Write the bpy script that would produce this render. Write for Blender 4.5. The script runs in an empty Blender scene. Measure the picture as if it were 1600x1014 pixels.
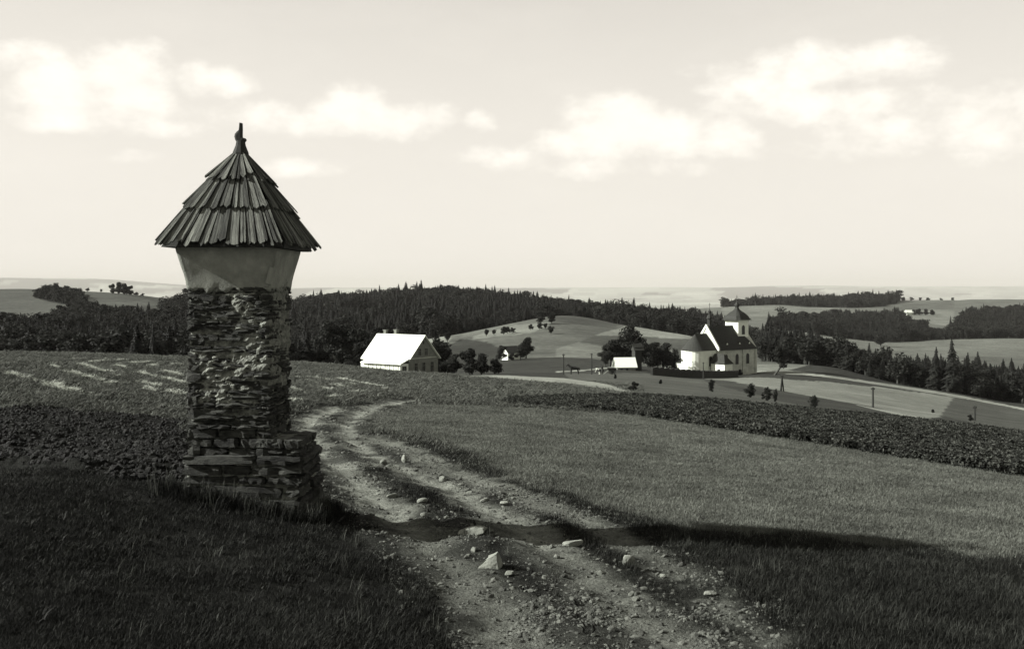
import bpy, bmesh, math, random
import numpy as np
from mathutils import Vector, Matrix, Euler

R = math.radians
random.seed(7)
rng = np.random.default_rng(11)
scene = bpy.context.scene
C = scene.collection

# ------------------------------------------------------------------ camera
EYE, HOR, F = 1.65, 452.0, 1600.0          # eye height, horizon row and focal length of the 1600 px wide view
cam_d = bpy.data.cameras.new('camera')
cam = bpy.data.objects.new('camera', cam_d)
C.objects.link(cam)
cam.location = (0, 0, EYE)
cam.rotation_euler = (R(90), 0, 0)
cam_d.sensor_width = 36.0
cam_d.lens = 36.0
cam_d.shift_y = -(507.0 - HOR) / 1600.0
cam_d.clip_start = 0.1
cam_d.clip_end = 200000.0
scene.camera = cam

# ------------------------------------------------------------------ light
SUN_EL, SUN_BETA = R(29.5), R(5.5)         # low sun from the left, a little behind the camera
S = Vector((-math.cos(SUN_EL) * math.cos(SUN_BETA), -math.cos(SUN_EL) * math.sin(SUN_BETA), math.sin(SUN_EL)))
sun_d = bpy.data.lights.new('sun', 'SUN')
sun_d.energy = 5.0
sun_d.angle = R(0.53)
sun_d.color = (1.0, 0.98, 0.95)
sun = bpy.data.objects.new('sun', sun_d)
sun.rotation_euler = S.to_track_quat('Z', 'Y').to_euler()
sun.location = (-60, -10, 60)
C.objects.link(sun)

SKY_STRENGTH = 0.096
world = bpy.data.worlds.new('World')
scene.world = world
world.use_nodes = True


def build_world():
    nt = world.node_tree
    N, L = nt.nodes, nt.links
    N.clear()
    out = N.new('ShaderNodeOutputWorld')
    bg = N.new('ShaderNodeBackground')
    bg.inputs['Strength'].default_value = SKY_STRENGTH
    L.new(bg.outputs[0], out.inputs[0])
    sky = N.new('ShaderNodeTexSky')
    sky.sky_type = 'NISHITA'
    sky.sun_disc = False
    sky.sun_elevation = SUN_EL
    sky.sun_rotation = math.atan2(S.x, S.y)
    sky.air_density = 1.0
    sky.dust_density = 1.6
    sky.ozone_density = 1.0

    def math_n(op, a=None, b=None, c=None, clamp=False):
        n = N.new('ShaderNodeMath')
        n.operation = op
        n.use_clamp = clamp
        for i, v in enumerate((a, b, c)):
            if v is None:
                continue
            if isinstance(v, (int, float)):
                n.inputs[i].default_value = v
            else:
                L.new(v, n.inputs[i])
        return n.outputs[0]
    # film tone of the sky: a yellow filter on black and white film reads mostly red
    sep = N.new('ShaderNodeSeparateColor')
    L.new(sky.outputs[0], sep.inputs[0])
    grey = math_n('MULTIPLY', sep.outputs[0], 0.9)
    tc = N.new('ShaderNodeTexCoord')
    sx = N.new('ShaderNodeSeparateXYZ')
    L.new(tc.outputs['Generated'], sx.inputs[0])
    az = math_n('ARCTAN2', sx.outputs[0], sx.outputs[1])
    el = math_n('ARCSINE', sx.outputs[2])
    # summer haze whitens the lower sky all round the horizon
    hz = N.new('ShaderNodeMapRange')
    hz.interpolation_type = 'SMOOTHSTEP'
    hz.inputs[1].default_value = R(38)
    hz.inputs[2].default_value = R(2)
    L.new(el, hz.inputs[0])
    milky = math_n('MULTIPLY_ADD', hz.outputs[0], -.65, 4.6)
    hm = N.new('ShaderNodeMix')
    hm.data_type = 'FLOAT'
    L.new(math_n('MULTIPLY', hz.outputs[0], .92), hm.inputs['Factor'])
    L.new(grey, hm.inputs['A'])
    L.new(milky, hm.inputs['B'])
    grey = hm.outputs[0]
    # clouds: heaps at given azimuth / elevation, ragged by noise
    comb = N.new('ShaderNodeCombineXYZ')
    L.new(az, comb.inputs[0])
    L.new(el, comb.inputs[1])
    pos = comb.outputs[0]

    def noise(scale, detail, rough, vec, stretch=None):
        if stretch:
            m = N.new('ShaderNodeMapping')
            m.inputs['Scale'].default_value = stretch
            L.new(vec, m.inputs[0])
            vec = m.outputs[0]
        n = N.new('ShaderNodeTexNoise')
        n.inputs['Scale'].default_value = scale
        n.inputs['Detail'].default_value = detail
        n.inputs['Roughness'].default_value = rough
        L.new(vec, n.inputs['Vector'])
        return n.outputs[0]
    n1 = noise(20, 8, 0.6, pos, (1, 1.5, 1))
    n2 = noise(5, 5, 0.6, pos, (1, 3.0, 1))
    blobs = [(195, 130, 72, 50, 1.0), (95, 135, 62, 34, .85), (150, 160, 110, 30, .8), (300, 128, 30, 24, .75), (352, 132, 42, 20, .7),
             (160, 192, 120, 16, .55), (405, 182, 60, 22, .55), (545, 170, 52, 34, .95), (600, 190, 90, 26, .85), (660, 185, 50, 24, .75), (500, 195, 60, 20, .7),
             (750, 190, 22, 16, .55), (965, 200, 80, 46, 1.0), (890, 225, 60, 26, .7), (1030, 210, 60, 40, .8), (1140, 215, 42, 32, .8), (960, 262, 120, 14, .5),
             (1290, 105, 150, 30, .75), (1200, 130, 90, 22, .65), (1290, 165, 160, 26, .7), (1400, 205, 90, 26, .6), (1330, 235, 100, 16, .45),
             (1545, 190, 70, 40, .7), (470, 262, 60, 12, .45), (195, 245, 40, 10, .4), (800, 245, 70, 18, .5), (40, 95, 90, 20, .5)]
    total = None
    for (px, py, rx, ry, s) in blobs:
        a0 = math.atan2(px - 800, F)
        e0 = math.atan2((HOR - py), math.hypot(F, px - 800))
        dx = math_n('DIVIDE', math_n('SUBTRACT', az, a0), rx / F * 1.35)
        dy = math_n('DIVIDE', math_n('SUBTRACT', el, e0), ry / F * 1.35)
        d2 = math_n('ADD', math_n('MULTIPLY', dx, dx), math_n('MULTIPLY', dy, dy))
        v = math_n('MULTIPLY', math_n('SUBTRACT', 1.0, d2), s)
        total = v if total is None else math_n('SMOOTH_MAX', total, v, 0.15)
    total = math_n('MAXIMUM', total, -0.6)
    # the same kind of cloud goes on all round outside the frame
    band = N.new('ShaderNodeMapRange')
    band.inputs[1].default_value = 0.85
    band.inputs[2].default_value = 0.45
    L.new(math_n('ABSOLUTE', math_n('SUBTRACT', el, 0.62)), band.inputs[0])
    away = N.new('ShaderNodeMapRange')
    away.inputs[1].default_value = 0.5
    away.inputs[2].default_value = 0.75
    L.new(math_n('ABSOLUTE', az), away.inputs[0])
    upper = N.new('ShaderNodeMapRange')
    upper.inputs[1].default_value = 0.30
    upper.inputs[2].default_value = 0.40
    L.new(el, upper.inputs[0])
    gen = math_n('SUBTRACT', math_n('MULTIPLY', n2, math_n('MAXIMUM', away.outputs[0], upper.outputs[0])), 0.62)
    total = math_n('MAXIMUM', total, math_n('MULTIPLY', gen, 1.6))
    m = math_n('ADD', total, math_n('MULTIPLY', math_n('SUBTRACT', n1, 0.5), 2.1))
    mr = N.new('ShaderNodeMapRange')
    mr.interpolation_type = 'SMOOTHSTEP'
    mr.inputs[1].default_value = -0.05
    mr.inputs[2].default_value = 0.95
    L.new(m, mr.inputs[0])
    veil = math_n('MULTIPLY', math_n('SUBTRACT', n2, 0.45, clamp=True), 0.35)
    cov = math_n('ADD', math_n('MULTIPLY', mr.outputs[0], 0.85), veil, clamp=True)
    shade = math_n('MULTIPLY_ADD', n1, 0.25, 0.86)
    cloud = math_n('MULTIPLY', shade, CLOUD_VALUE)
    mix = N.new('ShaderNodeMix')
    mix.data_type = 'FLOAT'
    L.new(cov, mix.inputs['Factor'])
    L.new(grey, mix.inputs['A'])
    L.new(math_n('MAXIMUM', cloud, grey), mix.inputs['B'])
    tint = N.new('ShaderNodeVectorMath')
    tint.operation = 'SCALE'
    tint.inputs[0].default_value = (1.0, 0.95, 0.865)
    L.new(mix.outputs[0], tint.inputs['Scale'])
    L.new(tint.outputs[0], bg.inputs['Color'])


CLOUD_VALUE = 5.0
build_world()

scene.view_settings.view_transform = 'Standard'
scene.view_settings.look = 'None'
scene.view_settings.exposure = 1.3
scene.view_settings.gamma = 1.0
scene.view_settings.use_curve_mapping = False
cy = scene.cycles
cy.max_bounces = 5
cy.diffuse_bounces = 2
cy.glossy_bounces = 2
cy.transmission_bounces = 2
cy.transparent_max_bounces = 6
cy.volume_bounces = 1
cy.use_denoising = True

# ------------------------------------------------------------------ helpers: numbers


def smooth(a, b, x):
    t = np.clip((x - a) / (b - a), 0, 1)
    return t * t * (3 - 2 * t)


def _hash(ix, iy, seed):
    h = (ix.astype(np.int64) * 374761393 + iy.astype(np.int64) * 668265263 + seed * 1442695041) & 0xFFFFFFFF
    h = ((h ^ (h >> 13)) * 1274126177) & 0xFFFFFFFF
    return ((h ^ (h >> 16)) & 0xFFFF) / 65535.0


def vnoise(x, y, seed=0):
    ix, iy = np.floor(x), np.floor(y)
    fx, fy = x - ix, y - iy
    fx, fy = fx * fx * (3 - 2 * fx), fy * fy * (3 - 2 * fy)
    a = _hash(ix, iy, seed)
    b = _hash(ix + 1, iy, seed)
    c = _hash(ix, iy + 1, seed)
    d = _hash(ix + 1, iy + 1, seed)
    return (a + (b - a) * fx) * (1 - fy) + (c + (d - c) * fx) * fy - 0.5


def fbm(x, y, seed=0, octv=4):
    s, amp = 0, 1.0
    for o in range(octv):
        s = s + amp * vnoise(x * 2 ** o, y * 2 ** o, seed + o * 17)
        amp *= 0.5
    return s


def inpoly(px, py, poly):
    r = np.zeros(px.shape, bool)
    n = len(poly)
    for i in range(n):
        x0, y0 = poly[i]
        x1, y1 = poly[(i + 1) % n]
        if y0 == y1:
            continue
        c = ((y0 > py) != (y1 > py)) & (px < (x1 - x0) * (py - y0) / (y1 - y0) + x0)
        r ^= c
    return r


def dist_poly(X, Y, pts):
    d = np.full(X.shape, 1e9)
    for (a, b) in zip(pts[:-1], pts[1:]):
        ax, ay = a
        vx, vy = b[0] - ax, b[1] - ay
        t = np.clip(((X - ax) * vx + (Y - ay) * vy) / (vx * vx + vy * vy + 1e-9), 0, 1)
        d = np.minimum(d, np.hypot(X - ax - t * vx, Y - ay - t * vy))
    return d


# ------------------------------------------------------------------ the lie of the land
SA, SB = 0.07, 0.065                       # near hill: falls to the right and away


def plane_hit(px, py):
    u = (px - 800) / F
    Y = EYE / ((py - HOR) / F - SA * u - SB)
    return (u * Y, Y)


COLS = {   # bearing column: (distance, row seen) down the slopes and over the hills
    -350: [(62, 546), (110, 590), (250, 580), (400, 548), (600, 510), (750, 490), (1000, 456)],
    40: [(64, 549), (110, 592), (250, 584), (400, 556), (600, 512), (720, 490), (900, 463), (1050, 448)],
    110: [(64, 549), (110, 592), (250, 584), (400, 556), (600, 510), (740, 484), (900, 464), (1050, 450)],
    200: [(70, 552), (120, 592), (250, 584), (400, 556), (600, 512), (740, 489), (900, 469), (1080, 458)],
    290: [(78, 555), (120, 592), (250, 586), (400, 560), (600, 524), (800, 498), (1100, 472)],
    460: [(88, 563), (130, 600), (250, 594), (400, 570), (600, 534), (800, 508), (1150, 486)],
    530: [(82, 569), (130, 600), (250, 592), (400, 566), (600, 530), (800, 510), (1000, 492), (1250, 475)],
    620: [(76, 580), (110, 591), (170, 590), (230, 588), (400, 562), (600, 528), (800, 508), (1000, 489), (1250, 468)],
    690: [(76, 584), (130, 592), (200, 589), (300, 577), (400, 555), (520, 523), (650, 530), (900, 500), (1250, 465)],
    800: [(80, 590), (150, 588), (250, 580), (400, 546), (580, 500), (750, 512), (1000, 488), (1250, 473)],
    870: [(80, 594), (150, 587), (250, 579), (400, 543), (620, 487), (800, 500), (1200, 486)],
    920: [(80, 597), (150, 588), (250, 580), (400, 543), (640, 492), (800, 505), (1100, 492)],
    1000: [(80, 604), (150, 590), (250, 582), (330, 573), (420, 548), (560, 508), (700, 518), (1000, 493)],
    1080: [(48, 622), (60, 617), (110, 606), (200, 595), (280, 587), (330, 580), (420, 550), (520, 522), (700, 532), (1000, 506), (1700, 490), (2100, 482)],
    1150: [(48, 629), (60, 624), (120, 611), (200, 599), (280, 590), (330, 582), (420, 562), (600, 545), (800, 528), (1000, 518), (1300, 505), (1700, 487), (2100, 477)],
    1200: [(48, 636), (60, 631), (120, 617), (200, 602), (280, 588), (345, 572), (420, 562), (600, 552), (800, 530), (1000, 518), (1300, 504), (1700, 485), (2100, 474)],
    1300: [(48, 646), (60, 641), (120, 629), (200, 611), (290, 593), (360, 566), (450, 590), (650, 562), (850, 537), (1000, 526), (1300, 507), (1700, 487), (2100, 470)],
    1400: [(48, 655), (60, 652), (130, 640), (200, 626), (280, 608), (350, 597), (450, 612), (600, 588), (800, 558), (950, 536), (1150, 527), (1300, 511), (1700, 485), (2100, 468)],
    1500: [(48, 665), (60, 662), (130, 653), (200, 643), (270, 627), (330, 613), (450, 632), (600, 595), (800, 558), (950, 535), (1150, 526), (1400, 505), (1800, 480), (2200, 465)],
    1570: [(48, 674), (60, 671), (130, 663), (200, 654), (270, 641), (330, 628), (450, 645), (600, 598), (800, 558), (950, 533), (1150, 526), (1400, 505), (1800, 480), (2200, 466)],
    1950: [(48, 715), (60, 710), (130, 700), (200, 688), (270, 668), (330, 648), (450, 655), (600, 605), (800, 560), (950, 533), (1150, 526), (1400, 505), (1800, 480), (2200, 466)],
}
PLAIN = -220.0
LY0, LY1, NLY = math.log(20), math.log(60000), 640
LX0, LX1, NLX = -500.0, 2100.0, 521


def build_table():
    ly = np.linspace(LY0, LY1, NLY)
    keys = sorted(COLS)
    rows = []
    for k in keys:
        u = (k - 800) / F
        pts = [(Y, 556 + 112 * u + 2640 / Y) for Y in (18, 22, 27, 33, 40)] + list(COLS[k])
        pts += [(Y, HOR + F * (EYE - PLAIN) / Y) for Y in (4500, 5500, 7000, 9000, 12000, 16000, 22000, 30000, 42000, 60000)]
        xs = np.log([p[0] for p in pts])
        rows.append(np.interp(ly, xs, [p[1] for p in pts]))
    T = np.array(rows)
    gx = np.linspace(LX0, LX1, NLX)
    G = np.array([np.interp(gx, keys, T[:, j]) for j in range(NLY)]).T

    def blur(A, sig, axis):
        r = int(3 * sig)
        k = np.exp(-0.5 * (np.arange(-r, r + 1) / sig) ** 2)
        k /= k.sum()
        P = np.pad(A, [(r, r) if i == axis else (0, 0) for i in range(2)], mode='edge')
        return np.apply_along_axis(lambda v: np.convolve(v, k, 'valid'), axis, P)
    G = blur(G, 4.0, 1)
    G = blur(G, 4.0, 0)
    return G


TAB = build_table()

RUT_L = [plane_hit(*p) for p in [(850, 1100), (790, 965), (742, 900), (700, 862), (655, 830), (600, 782), (560, 747), (520, 716), (494, 690), (478, 668), (490, 648), (525, 633)]]
RUT_R = [plane_hit(*p) for p in [(1110, 1040), (1010, 955), (930, 890), (850, 835), (790, 801), (720, 766), (655, 736), (600, 712), (566, 696), (545, 678), (540, 662), (556, 645), (585, 632), (640, 622)]]
PATH_R = [plane_hit(*p) for p in [(1180, 990), (1080, 905), (1010, 855), (945, 817), (850, 788), (740, 746), (640, 702), (580, 678)]]
SHR_X, SHR_Y = -2.594, 9.79                # centre of the shrine


def base_z(X, Y):
    X, Y = np.asarray(X, float), np.asarray(Y, float)
    zn = -SA * X - SB * Y
    Yc = np.maximum(Y, 15.0)
    px = 800 + F * X / Yc
    ly = np.log(Yc)
    fx = np.clip((px - LX0) / (LX1 - LX0) * (NLX - 1), 0, NLX - 1.001)
    fy = np.clip((ly - LY0) / (LY1 - LY0) * (NLY - 1), 0, NLY - 1.001)
    ix, iy = fx.astype(int), fy.astype(int)
    ax, ay = fx - ix, fy - iy
    py = (TAB[ix, iy] * (1 - ax) + TAB[ix + 1, iy] * ax) * (1 - ay) + (TAB[ix, iy + 1] * (1 - ax) + TAB[ix + 1, iy + 1] * ax) * ay
    zt = EYE - (py - HOR) / F * Yc
    w = smooth(24, 40, Y)
    z = zn * (1 - w) + zt * w
    # faint far ranges behind the plain
    hillt = 70 + 300 * smooth(420, 60, px) + 60 * fbm(px / 160, px * 0 + 3.3, 5, 3) + 40 * smooth(1050, 1300, px) 
    z = z + smooth(26000, 33000, Y) * (hillt - PLAIN) * 0.98
    # bank on which the shrine stands
    b = np.exp(-(((X + 3.9) / 1.35) ** 2 + ((Y - 9.9) / 3.4) ** 2)) * 0.28
    return z + b


def detail(X, Y):
    """ruts, banks, clods and lumps of the near ground; returns dz and the track distances"""
    X, Y = np.asarray(X, float), np.asarray(Y, float)
    dz = np.zeros(X.shape)
    dL = np.full(X.shape, 99.0)
    dR = dL.copy()
    dP = dL.copy()
    n = (Y < 46) & (Y > -9)
    if n.any():
        x, y = X[n], Y[n]
        wob = 0.10 * fbm(x * 1.3, y * 1.3, 3, 3)
        a, b, c = dist_poly(x, y, RUT_L) + wob, dist_poly(x, y, RUT_R) - wob, dist_poly(x, y, PATH_R) + wob
        dL[n], dR[n], dP[n] = a, b, c
        m = np.minimum(a, b)
        e = -0.06 * smooth(1.3, 0.3, m)                    # sunken track
        e -= 0.05 * np.exp(-(a / 0.2) ** 2) + 0.045 * np.exp(-(b / 0.2) ** 2) + 0.025 * np.exp(-(c / 0.22) ** 2)
        lump = fbm(x * 0.55, y * 0.55, 9, 2) * 0.05 + fbm(x * 4.2, y * 4.2, 21, 4) * 0.04
        e += lump * (0.5 + 0.8 * smooth(1.4, 0.4, np.minimum(m, c))) * smooth(46, 20, y)
        e += 0.07 * np.exp(-(((x + 0.2) / 0.26) ** 2 + ((y - 9.05) / 0.22) ** 2))   # hump between the ruts
        plo = inpoly(800 + F * x / np.maximum(y, 3), HOR + F * (EYE - base_z(x, y)) / np.maximum(y, 3), PLOUGH)
        e += plo * (0.13 * np.abs(fbm(x * 3.1, y * 3.1, 31, 4)) + 0.10 * fbm(x * 1.1, y * 1.1, 33, 2))
        dz[n] = e
    f = Y >= 300
    if f.any():
        dz[f] = fbm(X[f] / 120, Y[f] / 120, 41, 3) * np.minimum(6, Y[f] * 0.004)
    return dz, dL, dR, dP


PLOUGH = [(-400, 620), (110, 640), (200, 652), (292, 657), (292, 752), (200, 750), (100, 734), (-400, 715)]


def zf(X, Y):
    return base_z(X, Y) + detail(X, Y)[0]


def z1(x, y):
    return float(zf(np.array([x]), np.array([y]))[0])


def at(px, Y, dz=0.0):
    x = (px - 800) / F * Y
    return Vector((x, Y, z1(x, Y) + dz))


def hit(px, py, y0=3.0, y1=3000.0):
    Y = np.exp(np.linspace(math.log(y0), math.log(y1), 6000))
    X = (px - 800) / F * Y
    row = HOR + F * (EYE - zf(X, Y)) / Y
    i = np.argmax(row <= py)
    return Vector((X[i], Y[i], EYE - (py - HOR) / F * Y[i]))


# tone patches: (min distance, max distance, polygon of the view bearing / row, tone)
PATCH = [
    (12, 90, [(-400, 530), (300, 540), (640, 570), (760, 590), (640, 612), (560, 640), (300, 640), (-400, 610)], .085),     # hay field
    (12, 90, [(-400, 600), (100, 606), (288, 622), (440, 632), (440, 655), (288, 660), (110, 642), (-400, 640)], .06),     # green strip before it
    (8, 40, PLOUGH, .012),
    (5, 60, [(588, 640), (640, 632), (760, 634), (970, 647), (1250, 690), (1570, 740), (1990, 795), (1990, 905), (1330, 852), (1060, 826), (960, 797), (850, 765), (770, 735), (700, 700), (640, 685), (582, 662)], .115),   # meadow
    (20, 90, [(800, 623), (900, 620), (1000, 620), (1100, 626), (1250, 641), (1400, 655), (1570, 676), (1990, 730), (1990, 797), (1570, 742), (1250, 691), (970, 646), (850, 635), (780, 629)], .045),     # potato field
    (40, 130, [(600, 575), (740, 583), (880, 598), (985, 614), (970, 617), (760, 612), (640, 606)], .085),
    (60, 330, [(985, 612), (900, 600), (880, 583), (1010, 583), (1060, 590), (1150, 600), (1250, 622), (1400, 656), (1250, 640), (1100, 624)], .085),
    (60, 370, [(1080, 589), (1130, 592), (1220, 610), (1340, 631), (1450, 656), (1500, 668), (1400, 656), (1300, 645), (1200, 622), (1130, 604)], .05),
    (60, 370, [(1060, 588), (1200, 590), (1300, 597), (1400, 608), (1490, 621), (1468, 652), (1440, 654), (1340, 631), (1220, 610), (1130, 594)], .19),
    (60, 370, [(1490, 621), (1570, 636), (1990, 700), (1990, 740), (1570, 682), (1500, 666), (1468, 652)], .075),
    (60, 370, [(1475, 650), (1570, 672), (1700, 700), (1700, 712), (1570, 683), (1500, 667), (1462, 658)], .045),
    (150, 375, [(1180, 560), (1260, 560), (1370, 580), (1420, 600), (1300, 590), (1180, 578)], .15),
    (150, 375, [(1232, 577), (1262, 570), (1300, 567), (1350, 576), (1415, 600), (1350, 594), (1290, 587)], .04),
    # middle hill
    (330, 720, [(560, 560), (640, 524), (720, 519), (800, 499), (870, 486), (930, 490), (985, 502), (1085, 520), (1100, 590), (560, 600)], .10),
    (330, 720, [(640, 525), (700, 521), (705, 530), (690, 545), (640, 560), (600, 560)], .2),
    (330, 720, [(730, 515), (800, 500), (805, 506), (740, 527), (720, 528)], .12),
    (330, 720, [(740, 526), (805, 506), (870, 502), (830, 522), (740, 531)], .19),
    (330, 720, [(690, 548), (720, 530), (760, 536), (790, 548), (790, 580), (690, 590)], .035),
    (330, 720, [(870, 487), (930, 491), (980, 503), (960, 512), (900, 506), (862, 500)], .065),
    (330, 720, [(862, 500), (900, 506), (960, 512), (985, 506), (940, 522), (905, 530), (850, 520)], .09),
    (330, 720, [(930, 525), (985, 507), (1030, 508), (1090, 520), (1090, 533), (1000, 527)], .2),
    (330, 720, [(905, 536), (930, 526), (1000, 527), (1090, 533), (1090, 548), (960, 545)], .075),
    (330, 720, [(870, 545), (905, 536), (960, 545), (1060, 548), (1060, 560), (870, 556)], .15),
    # left hill
    (560, 1200, [(-400, 440), (300, 440), (300, 520), (-400, 520)], .075),
    (560, 1200, [(105, 476), (230, 470), (250, 476), (160, 486), (110, 484)], .10),
    (560, 1200, [(-400, 470), (60, 470), (110, 478), (90, 500), (-400, 500)], .08),
    # clearing below the central ridge
    (850, 1060, [(500, 484), (600, 476), (645, 480), (640, 485), (575, 486), (585, 500), (570, 497), (540, 489)], .14),
    # right hills
    (750, 1050, [(1180, 528), (1300, 524), (1420, 526), (1990, 522), (1990, 560), (1300, 556), (1220, 552)], .13),
    (600, 1050, [(1100, 515), (1240, 518), (1330, 545), (1220, 556), (1100, 545)], .12),
    (1050, 2400, [(1050, 440), (1990, 440), (1990, 530), (1050, 530)], .12),
    (1050, 2400, [(1410, 486), (1490, 484), (1490, 508), (1470, 510), (1420, 498)], .16),
    (1050, 2400, [(1130, 482), (1300, 478), (1300, 490), (1130, 500)], .15),
    (1050, 2400, [(1350, 480), (1490, 470), (1490, 482), (1400, 487)], .10),
]
ROADS = [   # pale earth roads as strips: distance range, (bearing, row, half width rows)
    (40, 200, [(675, 582, 1.2), (740, 587, 2.0), (800, 590, 3.0), (880, 595, 4.0), (930, 601, 4.5), (965, 608, 4), (985, 613, 2.0)]),
    (150, 330, [(870, 581, .8), (910, 579, .8), (960, 573.5, 1.0)]),
    (120, 375, [(1150, 579, 1.2), (1200, 580, 1.6), (1250, 583, 1.8), (1300, 589, 2.0), (1400, 603, 2.2), (1480, 616, 2.0), (1570, 633, 1.6), (1800, 680, 1.6)]),
    (60, 370, [(1340, 633, .6), (1400, 646, 1.5), (1450, 656, 2.0), (1520, 671, 2.2), (1600, 690, 2.2), (1800, 730, 2.0)]),
    (1000, 2400, [(1240, 519, .8), (1300, 523, 1.6), (1330, 531, 1.0)]),
]
# woods in plan: bearing column, distance; kind; trees per 100 m2; height
WOODS = [
    ('left_valley', [(-260, 230), (180, 220), (480, 230), (570, 270), (570, 420), (480, 640), (290, 720), (235, 690), (175, 680), (130, 700), (95, 690), (75, 600), (40, 590), (20, 560), (-260, 560)], 'mix', 9.0, (7, 10.5)),
    ('left_hill_grove', [(52, 890), (72, 840), (100, 810), (118, 765), (135, 715), (155, 700), (142, 770), (132, 830), (128, 890), (108, 950), (75, 970)], 'leaf', 6.0, (6, 9)),
    ('shrine_back_wood', [(255, 700), (480, 620), (480, 1150), (420, 1150), (300, 1080), (262, 900)], 'mix', 5.5, (9, 13)),
    ('central_ridge', [(470, 600), (690, 540), (760, 700), (870, 760), (900, 900), (900, 1200), (860, 1230), (770, 1300), (470, 1300), (470, 1040), (650, 1040), (650, 900), (575, 850), (500, 890), (470, 890)], 'conifer', 4.2, (10, 15)),
    ('right_of_ridge', [(880, 780), (940, 740), (1000, 640), (1100, 600), (1180, 640), (1180, 760), (1130, 980), (1000, 1040), (880, 1150)], 'mix', 4.5, (9, 14)),
    ('skyline_wood', [(1130, 2040), (1200, 1980), (1260, 1850), (1360, 1780), (1400, 1950), (1405, 2160), (1130, 2160)], 'conifer', 1.8, (12, 17)),
    ('right_band', [(1200, 1060), (1320, 1000), (1480, 1010), (1990, 1010), (1990, 1800), (1600, 1750), (1505, 1500), (1490, 1260), (1470, 1110), (1420, 1350), (1380, 1560), (1300, 1500), (1210, 1240)], 'mix', 2.6, (9, 14)),
    ('right_conifers', [(1190, 400), (1270, 385), (1330, 378), (1365, 362), (1420, 352), (1480, 338), (1570, 335), (2000, 335), (2000, 620), (1560, 600), (1480, 580), (1440, 570), (1380, 500), (1330, 500), (1240, 540), (1190, 580)], 'spruce', 9.0, (8, 12.5)),
]


def project(X, Y, z):
    Yc = np.maximum(Y, 3.0)
    return 800 + F * X / Yc, HOR + F * (EYE - z) / Yc


REG = ['ground', 'dirt_track', 'meadow', 'ploughed_field', 'potato_field', 'hay_field', 'hills', 'far_plain', 'country_road']


def classify(X, Y, det=None):
    zb = base_z(X, Y)
    px, py = project(X, Y, zb)
    # ragged field borders
    jit = 0.5 * vnoise(px * .35, py * .9, 77) + 2.0 * vnoise(X / 9 + 50, Y / 9, 78) * (Y < 330)
    jit = jit + 16 * fbm(X * 1.7, Y * 1.2, 79, 3) * smooth(24, 14, Y)
    pyj = py + jit
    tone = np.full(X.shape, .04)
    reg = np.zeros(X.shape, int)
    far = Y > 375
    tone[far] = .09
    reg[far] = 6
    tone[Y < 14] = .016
    for k, (y0, y1, poly, t) in enumerate(PATCH):
        m = (Y > y0) & (Y < y1) & inpoly(px, pyj, poly)
        tone[m] = t
        if k in (0, 2, 3, 4):
            reg[m] = {0: 5, 2: 3, 3: 2, 4: 4}[k]
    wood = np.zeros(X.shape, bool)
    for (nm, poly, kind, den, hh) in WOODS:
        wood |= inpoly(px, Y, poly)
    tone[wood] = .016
    for (y0, y1, pts) in ROADS:
        xs = [p[0] for p in pts]
        cy_ = np.interp(px, xs, [p[1] for p in pts])
        hw = np.interp(px, xs, [p[2] for p in pts])
        m = (Y > y0) & (Y < y1) & (px > xs[0]) & (px < xs[-1]) & (np.abs(py + jit * .5 - cy_) < hw)
        tone[m] = .27
        reg[m & (Y < 400)] = 8
    pl = Y > 2700
    if pl.any():
        a, b = X[pl], Y[pl]
        cell = _hash(np.floor(a / 620 + 0.4 * np.sin(b / 1900)), np.floor(b / 900 + .5 * np.sin(a / 1300)), 5)
        t = .20 + .22 * cell
        t = np.where(fbm(a / 2600, b / 3800, 61, 3) > .17, .07, t)
        tone[pl] = t
        reg[pl] = 7
    if det is not None:
        dz, dL, dR, dP = det
        n = Y < 46
        rut = np.minimum(dL, dR)
        wide = 0.13 + 0.09 * smooth(14, 8, Y)
        nz = fbm(X * 2.2, Y * 2.2, 91, 3)
        dirt = smooth(wide + .25, wide - .12, rut + nz * .6)
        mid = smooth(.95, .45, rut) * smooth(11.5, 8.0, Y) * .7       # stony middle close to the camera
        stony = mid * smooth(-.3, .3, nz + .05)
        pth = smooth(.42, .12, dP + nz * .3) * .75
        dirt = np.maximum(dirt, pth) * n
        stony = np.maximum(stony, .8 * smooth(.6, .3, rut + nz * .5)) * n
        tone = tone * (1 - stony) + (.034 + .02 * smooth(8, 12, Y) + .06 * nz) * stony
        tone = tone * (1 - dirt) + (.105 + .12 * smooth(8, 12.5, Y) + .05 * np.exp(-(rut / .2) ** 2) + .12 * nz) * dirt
        reg[n & (np.minimum(rut, dP + .1) < .62) & (reg != 8)] = 1
        verge = smooth(1.5, .8, np.minimum(rut, dP)) * (1 - dirt) * n
        tone = tone * (1 - .45 * verge * (reg == 2))
    return tone, reg, px, py


# ------------------------------------------------------------------ helpers: materials
TINT = (0.94, 1.0, 0.86)
ALB = .84


def grey(v):
    return (v * TINT[0], v * TINT[1], v * TINT[2], 1)


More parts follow.
